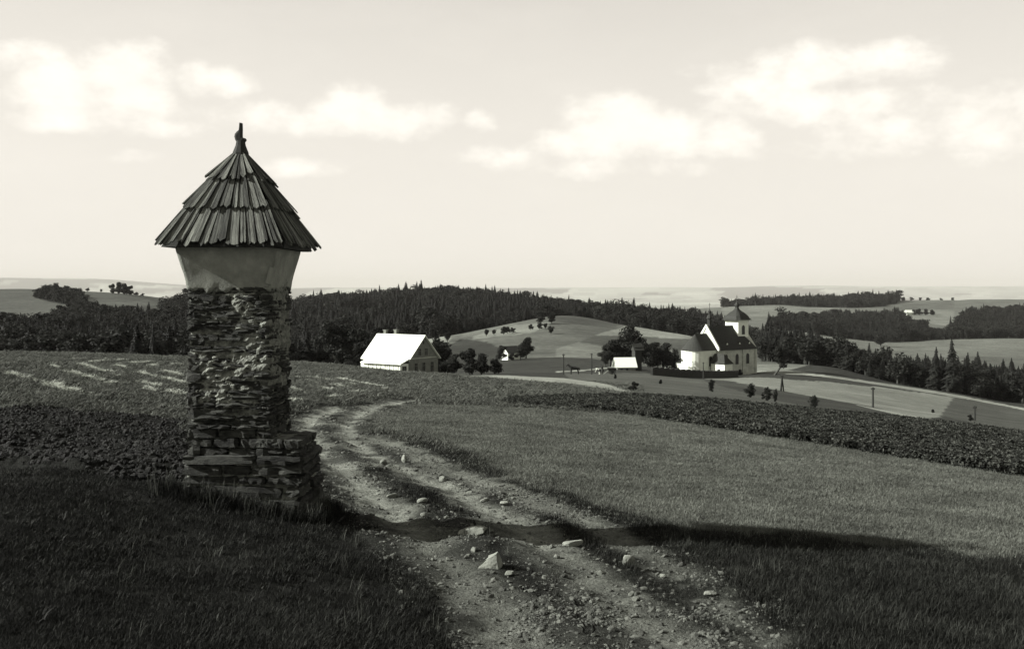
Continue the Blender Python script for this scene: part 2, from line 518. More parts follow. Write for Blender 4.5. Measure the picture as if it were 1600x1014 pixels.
class NT:
    def __init__(self, name):
        self.m = bpy.data.materials.new(name)
        self.m.use_nodes = True
        self.N, self.L = self.m.node_tree.nodes, self.m.node_tree.links
        self.b = self.N['Principled BSDF']
        self.b.inputs['Roughness'].default_value = .9
        self.b.inputs['Specular IOR Level'].default_value = .2

    def n(self, t, **kw):
        o = self.N.new(t)
        for k, v in kw.items():
            setattr(o, k, v)
        return o

    def noise(self, scale, detail=4, rough=.6, vec=None):
        o = self.n('ShaderNodeTexNoise')
        o.inputs['Scale'].default_value = scale
        o.inputs['Detail'].default_value = detail
        o.inputs['Roughness'].default_value = rough
        if vec is not None:
            self.L.new(vec, o.inputs['Vector'])
        return o.outputs[0]

    def math(self, op, a, b=None, c=None, clamp=False):
        o = self.n('ShaderNodeMath', operation=op, use_clamp=clamp)
        for i, v in enumerate((a, b, c)):
            if v is None:
                continue
            if isinstance(v, (int, float)):
                o.inputs[i].default_value = v
            else:
                self.L.new(v, o.inputs[i])
        return o.outputs[0]

    def range(self, v, a, b, c, d):
        o = self.n('ShaderNodeMapRange')
        self.L.new(v, o.inputs[0])
        for i, k in enumerate((a, b, c, d)):
            o.inputs[i + 1].default_value = k
        return o.outputs[0]

    def colour(self, v):
        o = self.n('ShaderNodeVectorMath', operation='SCALE')
        o.inputs[0].default_value = [k * ALB for k in TINT]
        if isinstance(v, (int, float)):
            o.inputs['Scale'].default_value = v
        else:
            self.L.new(v, o.inputs['Scale'])
        self.L.new(o.outputs[0], self.b.inputs['Base Color'])

    def bump(self, h, strength=.5, dist=.02):
        o = self.n('ShaderNodeBump')
        o.inputs['Strength'].default_value = strength
        o.inputs['Distance'].default_value = dist
        self.L.new(h, o.inputs['Height'])
        self.L.new(o.outputs[0], self.b.inputs['Normal'])


def mat_plain(name, tone, var=.3, scale=3.0, bump=.4, bdist=.02, bscale=None, per_object=0.0, rough=.9, stretch=None, spec=.2):
    t = NT(name)
    tc = t.n('ShaderNodeTexCoord')
    vec = tc.outputs['Object']
    if stretch:
        mp = t.n('ShaderNodeMapping')
        mp.inputs['Scale'].default_value = stretch
        t.L.new(vec, mp.inputs[0])
        vec = mp.outputs[0]
    if per_object:
        oi0 = t.n('ShaderNodeObjectInfo')
        ad = t.n('ShaderNodeVectorMath', operation='ADD')
        t.L.new(vec, ad.inputs[0])
        t.L.new(t.math('MULTIPLY', oi0.outputs['Random'], 57.0), ad.inputs[1])
        vec = ad.outputs[0]
    nz = t.noise(scale, 6, .65, vec)
    v = t.range(nz, .3, .7, tone * (1 - var), tone * (1 + var))
    if per_object:
        oi = t.n('ShaderNodeObjectInfo')
        v = t.math('MULTIPLY', v, t.range(oi.outputs['Random'], 0, 1, 1 - per_object, 1 + per_object))
    t.colour(v)
    t.b.inputs['Roughness'].default_value = rough
    t.b.inputs['Specular IOR Level'].default_value = spec
    if bump:
        t.bump(t.noise(bscale or scale * 4, 6, .7, vec), bump, bdist)
    return t.m


def mat_leaf(name, tone, var=.5, transl=.25):
    t = NT(name)
    oi = t.n('ShaderNodeObjectInfo')
    geo = t.n('ShaderNodeNewGeometry')
    r = t.range(oi.outputs['Random'], 0, 1, 1 - var * .6, 1 + var * .6)
    g = t.range(geo.outputs['Random Per Island'], 0, 1, 1 - var, 1 + var)
    drift = t.range(t.noise(.9, 4, .65, geo.outputs['Position']), .3, .7, .62, 1.38)
    v = t.math('MULTIPLY', t.math('MULTIPLY', t.math('MULTIPLY', r, g), drift), tone)
    t.colour(v)
    t.b.inputs['Roughness'].default_value = .7
    t.b.inputs['Specular IOR Level'].default_value = .06
    if transl:
        tr = t.n('ShaderNodeBsdfTranslucent')
        o = t.n('ShaderNodeVectorMath', operation='SCALE')
        o.inputs[0].default_value = TINT
        t.L.new(v, o.inputs['Scale'])
        t.L.new(o.outputs[0], tr.inputs[0])
        mx = t.n('ShaderNodeMixShader')
        mx.inputs[0].default_value = transl
        t.L.new(t.b.outputs[0], mx.inputs[1])
        t.L.new(tr.outputs[0], mx.inputs[2])
        t.L.new(mx.outputs[0], t.N['Material Output'].inputs['Surface'])
    return t.m


def mat_ground():
    t = NT('ground_earth')
    at_ = t.n('ShaderNodeAttribute', attribute_name='tone')
    geo = t.n('ShaderNodeNewGeometry')
    p = geo.outputs['Position']
    a = t.range(t.noise(.35, 5, .6, p), .3, .7, .7, 1.3)
    b = t.range(t.noise(6.0, 6, .7, p), .25, .75, .62, 1.38)
    c = t.range(t.noise(38.0, 5, .75, p), .28, .72, .4, 1.6)
    d = t.range(t.noise(.03, 4, .6, p), .3, .7, .75, 1.25)
    mp = t.n('ShaderNodeMapping')
    mp.inputs['Rotation'].default_value = (0, 0, R(-28))
    mp.inputs['Scale'].default_value = (.03, .55, .0)
    t.L.new(p, mp.inputs[0])
    st = t.range(t.noise(1.0, 4, .6, mp.outputs[0]), .3, .7, .8, 1.2)
    v = t.math('MULTIPLY', t.math('MULTIPLY', t.math('MULTIPLY', a, b), t.math('MULTIPLY', c, d)), st)
    t.colour(t.math('MULTIPLY', v, at_.outputs['Fac']))
    h = t.math('ADD', t.noise(9.0, 6, .75, p), t.math('MULTIPLY', t.noise(60.0, 4, .7, p), .35))
    t.bump(t.math('ADD', h, t.math('MULTIPLY', t.noise(24.0, 4, .7, p), .5)), 1.0, .05)
    t.b.inputs['Specular IOR Level'].default_value = .05
    return t.m


M = {}
M['ground'] = mat_ground()
M['stone'] = mat_plain('schist_stone', .036, .7, 8, 1.0, .025, 24, per_object=.45, stretch=(1, 1, 3.2))
M['mortar'] = mat_plain('old_lime_mortar', .19, .65, 14, 1.0, .03, 34)
M['plaster'] = mat_plain('weathered_plaster', .22, .34, 6, .9, .010, 60)
M['shingle'] = mat_plain('weathered_shingle', .085, .9, 9, 1.0, .010, 26, per_object=.6, stretch=(7, 7, .45))
M['old_wood'] = mat_plain('old_dark_wood', .03, .4, 6, .5, .005, 30, stretch=(5, 5, .6))
M['pale_wood'] = mat_plain('grey_weathered_plank', .20, .4, 6, .5, .004, 30, stretch=(6, 6, .5))
M['rock'] = mat_plain('field_rock', .2, .35, 9, .8, .012, 30, per_object=.3)
M['gravel'] = mat_plain('track_gravel', .08, .4, 14, .6, .006, 50, per_object=.5)
M['clod'] = mat_plain('earth_clod', .011, .5, 12, .8, .01, 50, per_object=.5)
M['grass'] = mat_leaf('rough_grass', .010, .6, .1)
M['half_dry_grass'] = mat_leaf('half_dry_grass', .022, .6, .1)
M['dry_grass'] = mat_leaf('dry_grass_stem', .09, .5, .15)
M['meadow'] = mat_leaf('short_meadow_grass', .095, .45, .15)
M['straw'] = mat_leaf('cut_straw', .38, .3, .1)
M['potato'] = mat_leaf('potato_leaf', .042, .75, .2)
M['leaf'] = mat_leaf('broad_leaf', .018, .5, .2)
M['needle'] = mat_leaf('spruce_needle', .010, .45, .1)
M['bark'] = mat_plain('bark', .05, .4, 6, .6, .02, 20)
M['whitewash'] = mat_plain('whitewashed_wall', .78, .10, 1.2, .15, .02, 8)
M['lime_wall'] = mat_plain('worn_lime_wall', .46, .28, .8, .2, .02, 8)
M['grey_wall'] = mat_plain('grey_rendered_wall', .17, .22, 1.5, .2, .02, 8)
M['rubble'] = mat_plain('rubble_wall', .18, .5, 5, .8, .05, 8)
M['white_roof'] = mat_plain('pale_sheet_roof', .82, .06, 2, .1, .01, 6, rough=.6)
M['dark_roof'] = mat_plain('dark_shingle_roof', .03, .4, 2.5, .4, .03, 10)
M['tin'] = mat_plain('dark_tin', .03, .3, 3, .15, .01, 6, rough=.75, spec=.15)
M['glass'] = mat_plain('dark_window_glass', .015, .2, 3, 0, rough=.3, spec=.12)
M['stone_wall'] = mat_plain('churchyard_wall_stone', .025, .5, 2, .8, .06, 6)
M['horse'] = mat_plain('dark_horse_hide', .02, .3, 3, 0)
M['cloth_white'] = mat_plain('white_shirt_cloth', .7, .1, 6, .2)
M['cloth_dark'] = mat_plain('dark_cloth', .03, .2, 6, .2)
M['skin'] = mat_plain('skin', .3, .1, 6, 0)

# ------------------------------------------------------------------ helpers: meshes and objects


class MB:
    def __init__(self):
        self.v, self.f = [], []

    def add(self, vs, fs):
        o = len(self.v)
        self.v += [tuple(p) for p in vs]
        self.f += [tuple(i + o for i in q) for q in fs]

    def box(self, c, s, mtx=None):
        x, y, z = [k / 2 for k in s]
        vs = [Vector((sx * x, sy * y, sz * z)) for sx in (-1, 1) for sy in (-1, 1) for sz in (-1, 1)]
        if mtx:
            vs = [mtx @ v for v in vs]
        vs = [v + Vector(c) for v in vs]
        self.add(vs, [(0, 1, 3, 2), (4, 6, 7, 5), (0, 4, 5, 1), (2, 3, 7, 6), (0, 2, 6, 4), (1, 5, 7, 3)])

    def tube(self, pts, rad, n=6, cap=True):
        pts = [Vector(p) for p in pts]
        o = len(self.v)
        prev = None
        for i, p in enumerate(pts):
            d = (pts[min(i + 1, len(pts) - 1)] - pts[max(i - 1, 0)]).normalized()
            a = d.orthogonal().normalized() if prev is None else (prev - d * prev.dot(d)).normalized()
            prev = a
            b = d.cross(a)
            for k in range(n):
                t = 2 * math.pi * k / n
                self.v.append(tuple(p + (a * math.cos(t) + b * math.sin(t)) * rad[i]))
        for i in range(len(pts) - 1):
            for k in range(n):
                self.f.append((o + i * n + k, o + i * n + (k + 1) % n, o + (i + 1) * n + (k + 1) % n, o + (i + 1) * n + k))
        if cap:
            self.f.append(tuple(o + k for k in range(n))[::-1])
            self.f.append(tuple(o + (len(pts) - 1) * n + k for k in range(n)))

    def lathe(self, prof, n=12, c=(0, 0, 0), a0=0.0, a1=2 * math.pi):
        o = len(self.v)
        closed = abs(a1 - a0 - 2 * math.pi) < 1e-6
        m = n if closed else n + 1
        for (r, z) in prof:
            for k in range(m):
                t = a0 + (a1 - a0) * k / n
                self.v.append((c[0] + r * math.cos(t), c[1] + r * math.sin(t), c[2] + z))
        for i in range(len(prof) - 1):
            for k in range(n):
                k2 = (k + 1) % m
                self.f.append((o + i * m + k, o + i * m + k2, o + (i + 1) * m + k2, o + (i + 1) * m + k))

    def prism(self, poly, d, mtx=None):
        """polygon in x,z pushed along y by d"""
        n = len(poly)
        vs = [Vector((x, 0, z)) for x, z in poly] + [Vector((x, d, z)) for x, z in poly]
        if mtx:
            vs = [mtx @ v for v in vs]
        self.add(vs, [tuple(range(n)), tuple(range(2 * n - 1, n - 1, -1))] + [(i, i + n, (i + 1) % n + n, (i + 1) % n) for i in range(n)])

    def mesh(self, name, smooth_=False):
        me = bpy.data.meshes.new(name)
        me.from_pydata(self.v, [], self.f)
        me.validate()
        bm = bmesh.new()
        bm.from_mesh(me)
        bmesh.ops.recalc_face_normals(bm, faces=bm.faces)
        bm.to_mesh(me)
        bm.free()
        if smooth_:
            me.polygons.foreach_set('use_smooth', [True] * len(me.polygons))
        return me

    def build(self, name, mat, parent=None, smooth_=False):
        return obj(name, self.mesh(name, smooth_), mat, parent)


def obj(name, me, mat, parent=None):
    o = bpy.data.objects.new(name, me)
    C.objects.link(o)
    if mat is not None and me is not None and not me.materials:
        me.materials.append(M[mat] if isinstance(mat, str) else mat)
    if parent is not None:
        o.parent = parent
    return o


def tag(o, label, cat, group=None):
    o['label'] = label
    o['category'] = cat
    if group:
        o['group'] = group
    return o


def thing(name, label, cat, loc=(0, 0, 0), rz=0.0, group=None):
    o = bpy.data.objects.new(name, None)
    o.empty_display_size = .3
    C.objects.link(o)
    o.location = loc
    o.rotation_euler = (0, 0, rz)
    return tag(o, label, cat, group)


def np_mesh(name, V, Fq, smooth_=True):
    me = bpy.data.meshes.new(name)
    V = np.ascontiguousarray(V, np.float32)
    Fq = np.ascontiguousarray(Fq, np.int32)
    k = Fq.shape[1]
    me.vertices.add(len(V))
    me.vertices.foreach_set('co', V.ravel())
    me.loops.add(Fq.size)
    me.loops.foreach_set('vertex_index', Fq.ravel())
    me.polygons.add(len(Fq))
    me.polygons.foreach_set('loop_start', np.arange(0, Fq.size, k, dtype=np.int32))
    me.polygons.foreach_set('use_smooth', np.full(len(Fq), smooth_))
    me.update(calc_edges=True)
    return me


PROTO_COUNT = [0]


def scatter(name, label, cat, pts, rot, scl, protos, idx, mat=None):
    """stuff: instances of small shared meshes on a cloud of points"""
    me = bpy.data.meshes.new(name)
    n = len(pts)
    me.vertices.add(n)
    me.vertices.foreach_set('co', np.ascontiguousarray(pts, np.float32).ravel())
    for nm, ty, data, key in (('rot', 'FLOAT_VECTOR', rot, 'vector'), ('scl', 'FLOAT_VECTOR', scl, 'vector')):
        a = me.attributes.new(nm, ty, 'POINT')
        a.data.foreach_set(key, np.ascontiguousarray(data, np.float32).ravel())
    a = me.attributes.new('idx', 'INT', 'POINT')
    a.data.foreach_set('value', np.ascontiguousarray(idx, np.int32))
    o = bpy.data.objects.new(name, me)
    C.objects.link(o)
    o['kind'] = 'stuff'
    tag(o, label, cat)
    col = bpy.data.collections.new(name + '_kinds')
    for k, (pm, m) in enumerate(protos):
        PROTO_COUNT[0] += 1
        po = bpy.data.objects.new('%s_kind_%02d' % (name, k), pm)
        if not pm.materials:
            pm.materials.append(M[m])
        col.objects.link(po)
    g = bpy.data.node_groups.new(name + '_scatter', 'GeometryNodeTree')
    g.interface.new_socket('Geometry', in_out='INPUT', socket_type='NodeSocketGeometry')
    g.interface.new_socket('Geometry', in_out='OUTPUT', socket_type='NodeSocketGeometry')
    N, L = g.nodes, g.links
    gi, go = N.new('NodeGroupInput'), N.new('NodeGroupOutput')
    iop = N.new('GeometryNodeInstanceOnPoints')
    ci = N.new('GeometryNodeCollectionInfo')
    ci.inputs['Collection'].default_value = col
    ci.inputs['Separate Children'].default_value = True
    ci.inputs['Reset Children'].default_value = True

    def named(nm, ty):
        a = N.new('GeometryNodeInputNamedAttribute')
        a.data_type = ty
        a.inputs['Name'].default_value = nm
        return a.outputs['Attribute']
    e2r = N.new('FunctionNodeEulerToRotation')
    L.new(named('rot', 'FLOAT_VECTOR'), e2r.inputs[0])
    L.new(gi.outputs[0], iop.inputs['Points'])
    L.new(ci.outputs[0], iop.inputs['Instance'])
    iop.inputs['Pick Instance'].default_value = True
    L.new(named('idx', 'INT'), iop.inputs['Instance Index'])
    L.new(e2r.outputs[0], iop.inputs['Rotation'])
    L.new(named('scl', 'FLOAT_VECTOR'), iop.inputs['Scale'])
    L.new(iop.outputs[0], go.inputs[0])
    md = o.modifiers.new('scatter', 'NODES')
    md.node_group = g
    return o


def zrot(n, tilt=.0):
    r = np.zeros((n, 3))
    r[:, 2] = rng.uniform(0, 2 * math.pi, n)
    if tilt:
        r[:, :2] = rng.normal(0, tilt, (n, 2))
    return r


def uscale(a, b, n, flat=None):
    s = rng.uniform(a, b, n)
    out = np.repeat(s[:, None], 3, 1)
    if flat is not None:
        out[:, 2] *= flat
    return out


# ------------------------------------------------------------------ the ground, split along its fields and roads
GROUND_ALBEDO = .82


def build_ground():
    Y0 = 9.0
    yy = [-7.0]
    while yy[-1] < 58000:
        y = yy[-1]
        step = max(.055, .0062 * abs(y)) if y < 40 else .0098 * y
        if y > 2700:
            step = .022 * y
        if y < 3.5:
            step = .3
        yy.append(y + step)
    yy = np.array(yy)
    uin = np.linspace(-.50, .50, 420)
    uo = .50 + .30 * np.linspace(0, 1, 34)[1:] ** 1.2
    uu = np.concatenate([-uo[::-1], uin, uo])
    ny, nx = len(yy), len(uu)
    Yg = np.repeat(yy[:, None], nx, 1)
    off = Y0 * np.clip(1 - np.maximum(yy, 0) / 60, 0, 1)
    Xg = uu[None, :] * (np.maximum(yy + off, 1.6))[:, None]
    X, Y = Xg.ravel(), Yg.ravel()
    det = detail(X, Y)
    tone, reg, px, py = classify(X, Y, det)
    Z = base_z(X, Y) + det[0]
    V = np.stack([X, Y, Z], 1)
    i, j = np.meshgrid(np.arange(ny - 1), np.arange(nx - 1), indexing='ij')
    a = (i * nx + j).ravel()
    Fq = np.stack([a, a + 1, a + nx + 1, a + nx], 1)
    # vertex normals of the whole sheet, so that the seams between fields do not show
    P = V.reshape(ny, nx, 3)
    du = np.gradient(P, axis=1)
    dv = np.gradient(P, axis=0)
    Nn = np.cross(du, dv).reshape(-1, 3)
    Nn /= np.linalg.norm(Nn, axis=1, keepdims=True)
    fr = np.sort(reg[Fq], 1)[:, 1]
    for k, nm in enumerate(REG):
        sel = Fq[fr == k]
        if not len(sel):
            continue
        used, inv = np.unique(sel, return_inverse=True)
        me = np_mesh(nm, V[used], inv.reshape(-1, 4))
        at_ = me.attributes.new('tone', 'FLOAT', 'POINT')
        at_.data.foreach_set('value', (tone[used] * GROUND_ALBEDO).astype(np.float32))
        me.normals_split_custom_set_from_vertices(Nn[used].tolist())
        o = obj(nm, me, 'ground')
        o['kind'] = 'structure'
    print('ground', ny, nx)


build_ground()


# ------------------------------------------------------------------ the wayside shrine
def rough_box(sx, sy, sz, segs, jit, seed):
    """a split stone: a box with broken, uneven faces"""
    r = random.Random(seed)
    nx, ny, nz = segs
    idx, V, Fs = {}, [], []

    def vid(i, j, k):
        key = (i, j, k)
        if key not in idx:
            x, y, z = (i / nx - .5), (j / ny - .5), (k / nz - .5)
            e = sum(abs(abs(c) - .5) < 1e-6 for c in (x, y, z))
            pull = 1 - (.035 if e == 2 else .10 if e == 3 else 0) - r.random() * .03
            p = Vector((x * sx * pull, y * sy * pull, z * sz * pull))
            p += Vector((r.gauss(0, jit), r.gauss(0, jit), r.gauss(0, jit * .45)))
            idx[key] = len(V)
            V.append(p)
        return idx[key]
    for i in range(nx):
        for j in range(ny):
            for k in (0, nz):
                q = (vid(i, j, k), vid(i + 1, j, k), vid(i + 1, j + 1, k), vid(i, j + 1, k))
                Fs.append(q if k else q[::-1])
    for i in range(nx):
        for k in range(nz):
            for j in (0, ny):
                q = (vid(i, j, k), vid(i, j, k + 1), vid(i + 1, j, k + 1), vid(i + 1, j, k))
                Fs.append(q if j else q[::-1])
    for j in range(ny):
        for k in range(nz):
            for i in (0, nx):
                q = (vid(i, j, k), vid(i, j + 1, k), vid(i, j + 1, k + 1), vid(i, j, k + 1))
                Fs.append(q if i else q[::-1])
    m = MB()
    m.add(V, Fs)
    return m


def place(m, name, mat, parent, loc, rz=0.0, tilt=(0, 0)):
    o = m.build(name, mat, parent)
    o.location = loc
    o.rotation_euler = (tilt[0], tilt[1], rz)
    return o


def core_mesh(x0, x1, y0, y1, z0, z1_, amp, seed, step=.017):
    """rough mortar heart of a wall: four displaced sides and a top"""
    V, Fs = [], []
    ns = [max(2, int((x1 - x0) / step)), max(2, int((y1 - y0) / step))]
    nz = max(2, int((z1_ - z0) / step))
    ring = [(x0 + (x1 - x0) * i / ns[0], y0, 0, -1) for i in range(ns[0])] + [(x1, y0 + (y1 - y0) * i / ns[1], 1, 0) for i in range(ns[1])] + \
           [(x1 - (x1 - x0) * i / ns[0], y1, 0, 1) for i in range(ns[0])] + [(x0, y1 - (y1 - y0) * i / ns[1], -1, 0) for i in range(ns[1])]
    n = len(ring)
    per = np.arange(n) * step
    for k in range(nz + 1):
        z = z0 + (z1_ - z0) * k / nz
        big = fbm(per * 2.6 + z * 1.2, np.full(n, z * 3.2), seed, 3)
        fine = fbm(per * 22, np.full(n, z * 34), seed + 5, 3)
        d = amp * (np.clip(big * 2.6, -.9, .9) - .9 * float(smooth(.75, .35, np.array([z]))[0])) + .017 * fine * 2
        for (x, y, ax, ay), dd in zip(ring, d):
            V.append((x + ax * dd, y + ay * dd, z))
    for k in range(nz):
        for i in range(n):
            a, b = k * n + i, k * n + (i + 1) % n
            Fs.append((a, b, b + n, a + n))
    Fs.append(tuple(nz * n + i for i in range(n)))
    m = MB()
    m.add(V, Fs)
    return m


def build_shrine():
    gz = -0.30
    t = thing('wayside_shrine', 'tall wayside shrine of rough schist under a pointed shingle roof, beside the track', 'shrine', (SHR_X, SHR_Y, 0), R(-3.0))
    hw, hd = .388, .345
    body = core_mesh(-hw + .018, hw - .018, -hd + .018, hd - .018, gz - .25, 1.72, .026, 3).build('pillar_masonry', 'mortar', t)
    body['label'] = 'pillar of stacked schist with patches of pale old mortar'
    rr = random.Random(5)
    sd = 100

    def course(parent, x0, x1, y0, y1, z, h, lens, skip=0.0, prot=.012, nseg=(6, 2, 2), which=(0, 1, 2, 3)):
        nonlocal sd
        sides = [((x0, y0), (x1, y0), 0), ((x1, y0), (x1, y1), 90), ((x1, y1), (x0, y1), 180), ((x0, y1), (x0, y0), 270)]
        for (a, b, ang) in [sides[q] for q in which]:
            a, b = Vector((*a, 0)), Vector((*b, 0))
            L_ = (b - a).length
            d = (b - a).normalized()
            inn = Vector((-d.y, d.x, 0))
            s = -rr.uniform(0, .02)
            while s < L_ - .03:
                ln = min(rr.uniform(*lens), L_ - s + rr.uniform(0, .018))
                if L_ - s - ln < .07:
                    ln = L_ - s + rr.uniform(-.004, .016)
                if rr.random() >= skip:
                    dp = rr.uniform(.09, .15)
                    out = rr.uniform(-.012, prot)
                    c = a + d * (s + ln / 2) + inn * (dp / 2 - out)
                    hh = h * rr.uniform(.66, 1.0)
                    sd += 1
                    m = rough_box(ln * .985, dp, hh, nseg, .0052 + .004 * (ln > .3), sd)
                    place(m, 'stone', 'stone', parent, (c.x, c.y, z + h / 2), R(ang) + rr.gauss(0, .02), (rr.gauss(0, .03), rr.gauss(0, .028)))
                s += ln
    # pillar, thin slabs above heavier ones
    z = .105
    while z < 1.66:
        h = rr.choice([.028, .032, .036, .042, .05, .06]) if z > .36 else rr.choice([.06, .085])
        course(body, -hw, hw, -hd, hd, z, h, (.14, .46), .12, .015, (6, 2, 2), (0, 1))
        z += h
    z = .105
    while z < 1.64:
        h = rr.choice([.08, .1, .12])
        course(body, -hw, hw, -hd, hd, z, min(h, 1.70 - z), (.3, .6), .05, .015, (6, 2, 2), (2, 3))
        z += h
    # plinth
    plinth = core_mesh(-hw - .0, hw + .26, -hd - .015, hd - .01, gz - .45, .09, .012, 9).build('plinth_masonry', 'mortar', t)
    z = gz - .3
    for h in (.10, .13, .10, .12, .09, .10, .085):
        course(plinth, -hw - .03, hw + .295, -hd - .045, hd + .02, z, h * .99, (.24, .85), .08, .03)
        z += h
    # stepped block against the pillar
    blk = core_mesh(hw - .04, hw + .265, -hd + .0, hd - .12, .05, .262, .012, 14).build('bench_masonry', 'mortar', t)
    z = .028
    for h in (.085, .075, .085):
        course(blk, hw - .03, hw + .285, -hd - .015, hd - .10, z, h, (.16, .34), .04, .014)
        z += h
    # plastered head, flaring to the eaves, its lower edge broken off unevenly
    V, Fs = [], []
    n = 30
    prof = [(0.0, 0.0), (.10, .004), (.22, .010), (.36, .022), (.52, .040), (.68, .058), (.84, .074), (1.0, .086)]
    z0, z1_ = 1.625, 2.075
    for k, (f, e) in enumerate(prof):
        for s_ in range(4):
            for i in range(n):
                q = -1 + 2 * i / n
                x, y = hw + .004 + e, hd + .006 + e
                p = [(q * x, -y), (x, q * y), (-q * x, y), (-x, -q * y)][s_]
                zz = z0 + (z1_ - z0) * f
                if k == 0:
                    ph = s_ * 7.3 + q * 3
                    zz += .028 * abs(math.sin(ph * 2.1)) + .018 * math.sin(ph * 5.7) + rr.gauss(0, .006)
                j = rr.gauss(0, .0018)
                V.append((p[0] * (1 + j), p[1] * (1 + j), zz))
    m4 = 4 * n
    for k in range(len(prof) - 1):
        for i in range(m4):
            a, b = k * m4 + i, k * m4 + (i + 1) % m4
            Fs.append((a, b, b + m4, a + m4))
    base = len(V)                       # inner lip so that the coat has thickness
    for i in range(m4):
        x, y, zz = V[i]
        V.append((x * .93, y * .93, zz + .004))
    for i in range(m4):
        Fs.append((base + i, base + (i + 1) % m4, (i + 1) % m4, i))
    Fs.append(tuple((len(prof) - 1) * m4 + i for i in range(m4)))
    m = MB()
    m.add(V, Fs)
    head = m.build('plaster_head', 'plaster', t, True)
    head['label'] = 'smooth plastered head flaring out below the eaves'
    # timber: wall plates under the eaves and a weathered plank at the corner
    for (c, s_) in (((0, -hd - .105, 2.085), (.98, .07, .05)), ((0, hd + .105, 2.085), (.98, .07, .05)), ((hw + .125, 0, 2.065), (.09, 1.0, .085)), ((-hw - .105, 0, 2.085), (.07, .93, .05))):
        m = MB()
        m.box(c, s_)
        m.build('wall_plate', 'old_wood', t)
    m = MB()
    m.box((0, 0, 0), (.05, .022, .30))
    o = m.build('corner_plank', 'pale_wood', t)
    o.location = (hw + .022, -hd - .035, 1.84)
    o.rotation_euler = (R(-10), R(10), R(12))
    # roof: three courses of split shingles on a pyramid
    roof = MB()
    half, zE, zA = .585, 2.045, 2.955
    prf = [(1.0, 0.0), (.70, .36), (.41, .67), (.07, 1.0)]
    for a, b in zip(prf[:-1], prf[1:]):
        pass
    vs = []
    for (r, f) in prf:
        k = half * r - .03 if r > .2 else half * r - .01
        zz = zE + (zA - zE) * f - .012
        vs += [(-k, -k, zz), (k, -k, zz), (k, k, zz), (-k, k, zz)]
    fs = [(0, 3, 2, 1)]
    for k in range(3):
        for i in range(4):
            fs.append((4 * k + i, 4 * k + (i + 1) % 4, 4 * k + 4 + (i + 1) % 4, 4 * k + 4 + i))
    fs.append((12, 13, 14, 15))
    roof.add(vs, fs)
    ro = roof.build('roof', 'old_wood', t)
    counts = [23, 17, 11]
    for ci in range(3):
        (r0, f0), (r1, f1) = prf[ci], prf[ci + 1]
        for side in range(4):
            ang = side * math.pi / 2
            rm = Matrix.Rotation(ang, 3, 'Z')
            n = counts[ci] + rr.choice((-1, 0, 1))
            edges = [0]
            for i in range(n):
                edges.append(edges[-1] + rr.uniform(.5, 1.6))
            edges = [e / edges[-1] * 2 - 1 for e in edges]
            for i in range(n):
                a, b = edges[i], edges[i + 1]
                mid = (a + b) / 2
                lift = .010 + .011 * (i % 2) + rr.uniform(0, .012)
                ext = rr.uniform(-.016, .026) + (.03 if rr.random() < .12 else 0) - (.05 if rr.random() < .08 else 0)
                up = .30                                       # how far it runs under the course above
                def pt(q, f, out):
                    # q across -1..1, f 0 at the butt, 1 at the foot of the course above
                    r = r0 + (r1 - r0) * f
                    k = half * max(r, .05)
                    zz = zE + (zA - zE) * (f0 + (f1 - f0) * f)
                    sl = Vector((0, -(zA - zE) * (f1 - f0), half * (r0 - r1)))
                    nn = Vector((0, -abs(sl.y), abs(sl.z))).normalized()
                    return rm @ (Vector((q * k, -k, zz)) + nn * out)
                gap = .012 / (half * r0)
                a2, b2 = a + gap * rr.uniform(.1, .5), b - gap * rr.uniform(.1, .5)
                tw = rr.gauss(0, .05) * (b - a)
                top = min(1 + up, 1.30) if ci < 2 else 1.0
                th = rr.uniform(.010, .016)
                fb = -ext / .33
                pl = rr.uniform(.05, .11) * (.9 if rr.random() < .75 else .2)
                # butt end: pointed or split
                m = MB()
                o0 = [pt(a2 + tw, fb + pl, lift + .026), pt(mid + tw + rr.gauss(0, .15) * (b - a), fb, lift + .028), pt(b2 + tw, fb + pl * rr.uniform(.6, 1.3), lift + .026 + rr.uniform(-.006, .006)), pt(b2, top, lift * .3), pt(a2, top, lift * .3)]
                o1 = [pt(a2 + tw, fb + pl, lift + .026 - th), pt(mid + tw, fb, lift + .028 - th), pt(b2 + tw, fb + pl, lift + .026 - th), pt(b2, top, lift * .3 - th), pt(a2, top, lift * .3 - th)]
                c = sum(o0, Vector()) / 5
                ax = (o0[3] - o0[2]).normalized()
                # local frame with z along the grain
                nn = (o0[2] - o0[0]).cross(ax).normalized()
                xx = ax.cross(nn)
                fr = Matrix((xx, nn, ax)).transposed()
                inv = fr.inverted()
                m.add([inv @ (p - c) for p in o0 + o1], [(0, 1, 2, 3, 4), (9, 8, 7, 6, 5)] + [(i_, i_ + 5, (i_ + 1) % 5 + 5, (i_ + 1) % 5) for i_ in range(5)])
                so = m.build('shingle', 'shingle', ro)
                so.matrix_local = Matrix.Translation(c) @ fr.to_4x4()
    # finial: collar, knob and a carved hooked spike
    fm = MB()
    fm.lathe([(.0, 2.90), (.082, 2.90), (.078, 2.95), (.05, 3.02), (.042, 3.065), (.0, 3.07)], 10)
    fin = fm.build('finial', 'old_wood', t)
    sp = [(-.030, 3.05), (-.052, 3.09), (-.062, 3.135), (-.056, 3.175), (-.036, 3.205), (-.016, 3.225), (-.004, 3.262), (.001, 3.325), (.016, 3.325), (.018, 3.25), (.017, 3.16), (.020, 3.115), (.030, 3.108), (.042, 3.118), (.056, 3.110), (.060, 3.088), (.045, 3.062), (.024, 3.05)]
    sp = [(x * .95, 3.045 + (zz - 3.05) * .69) for x, zz in sp]
    m = MB()
    n = len(sp)
    cx, cz = -.008, 3.10
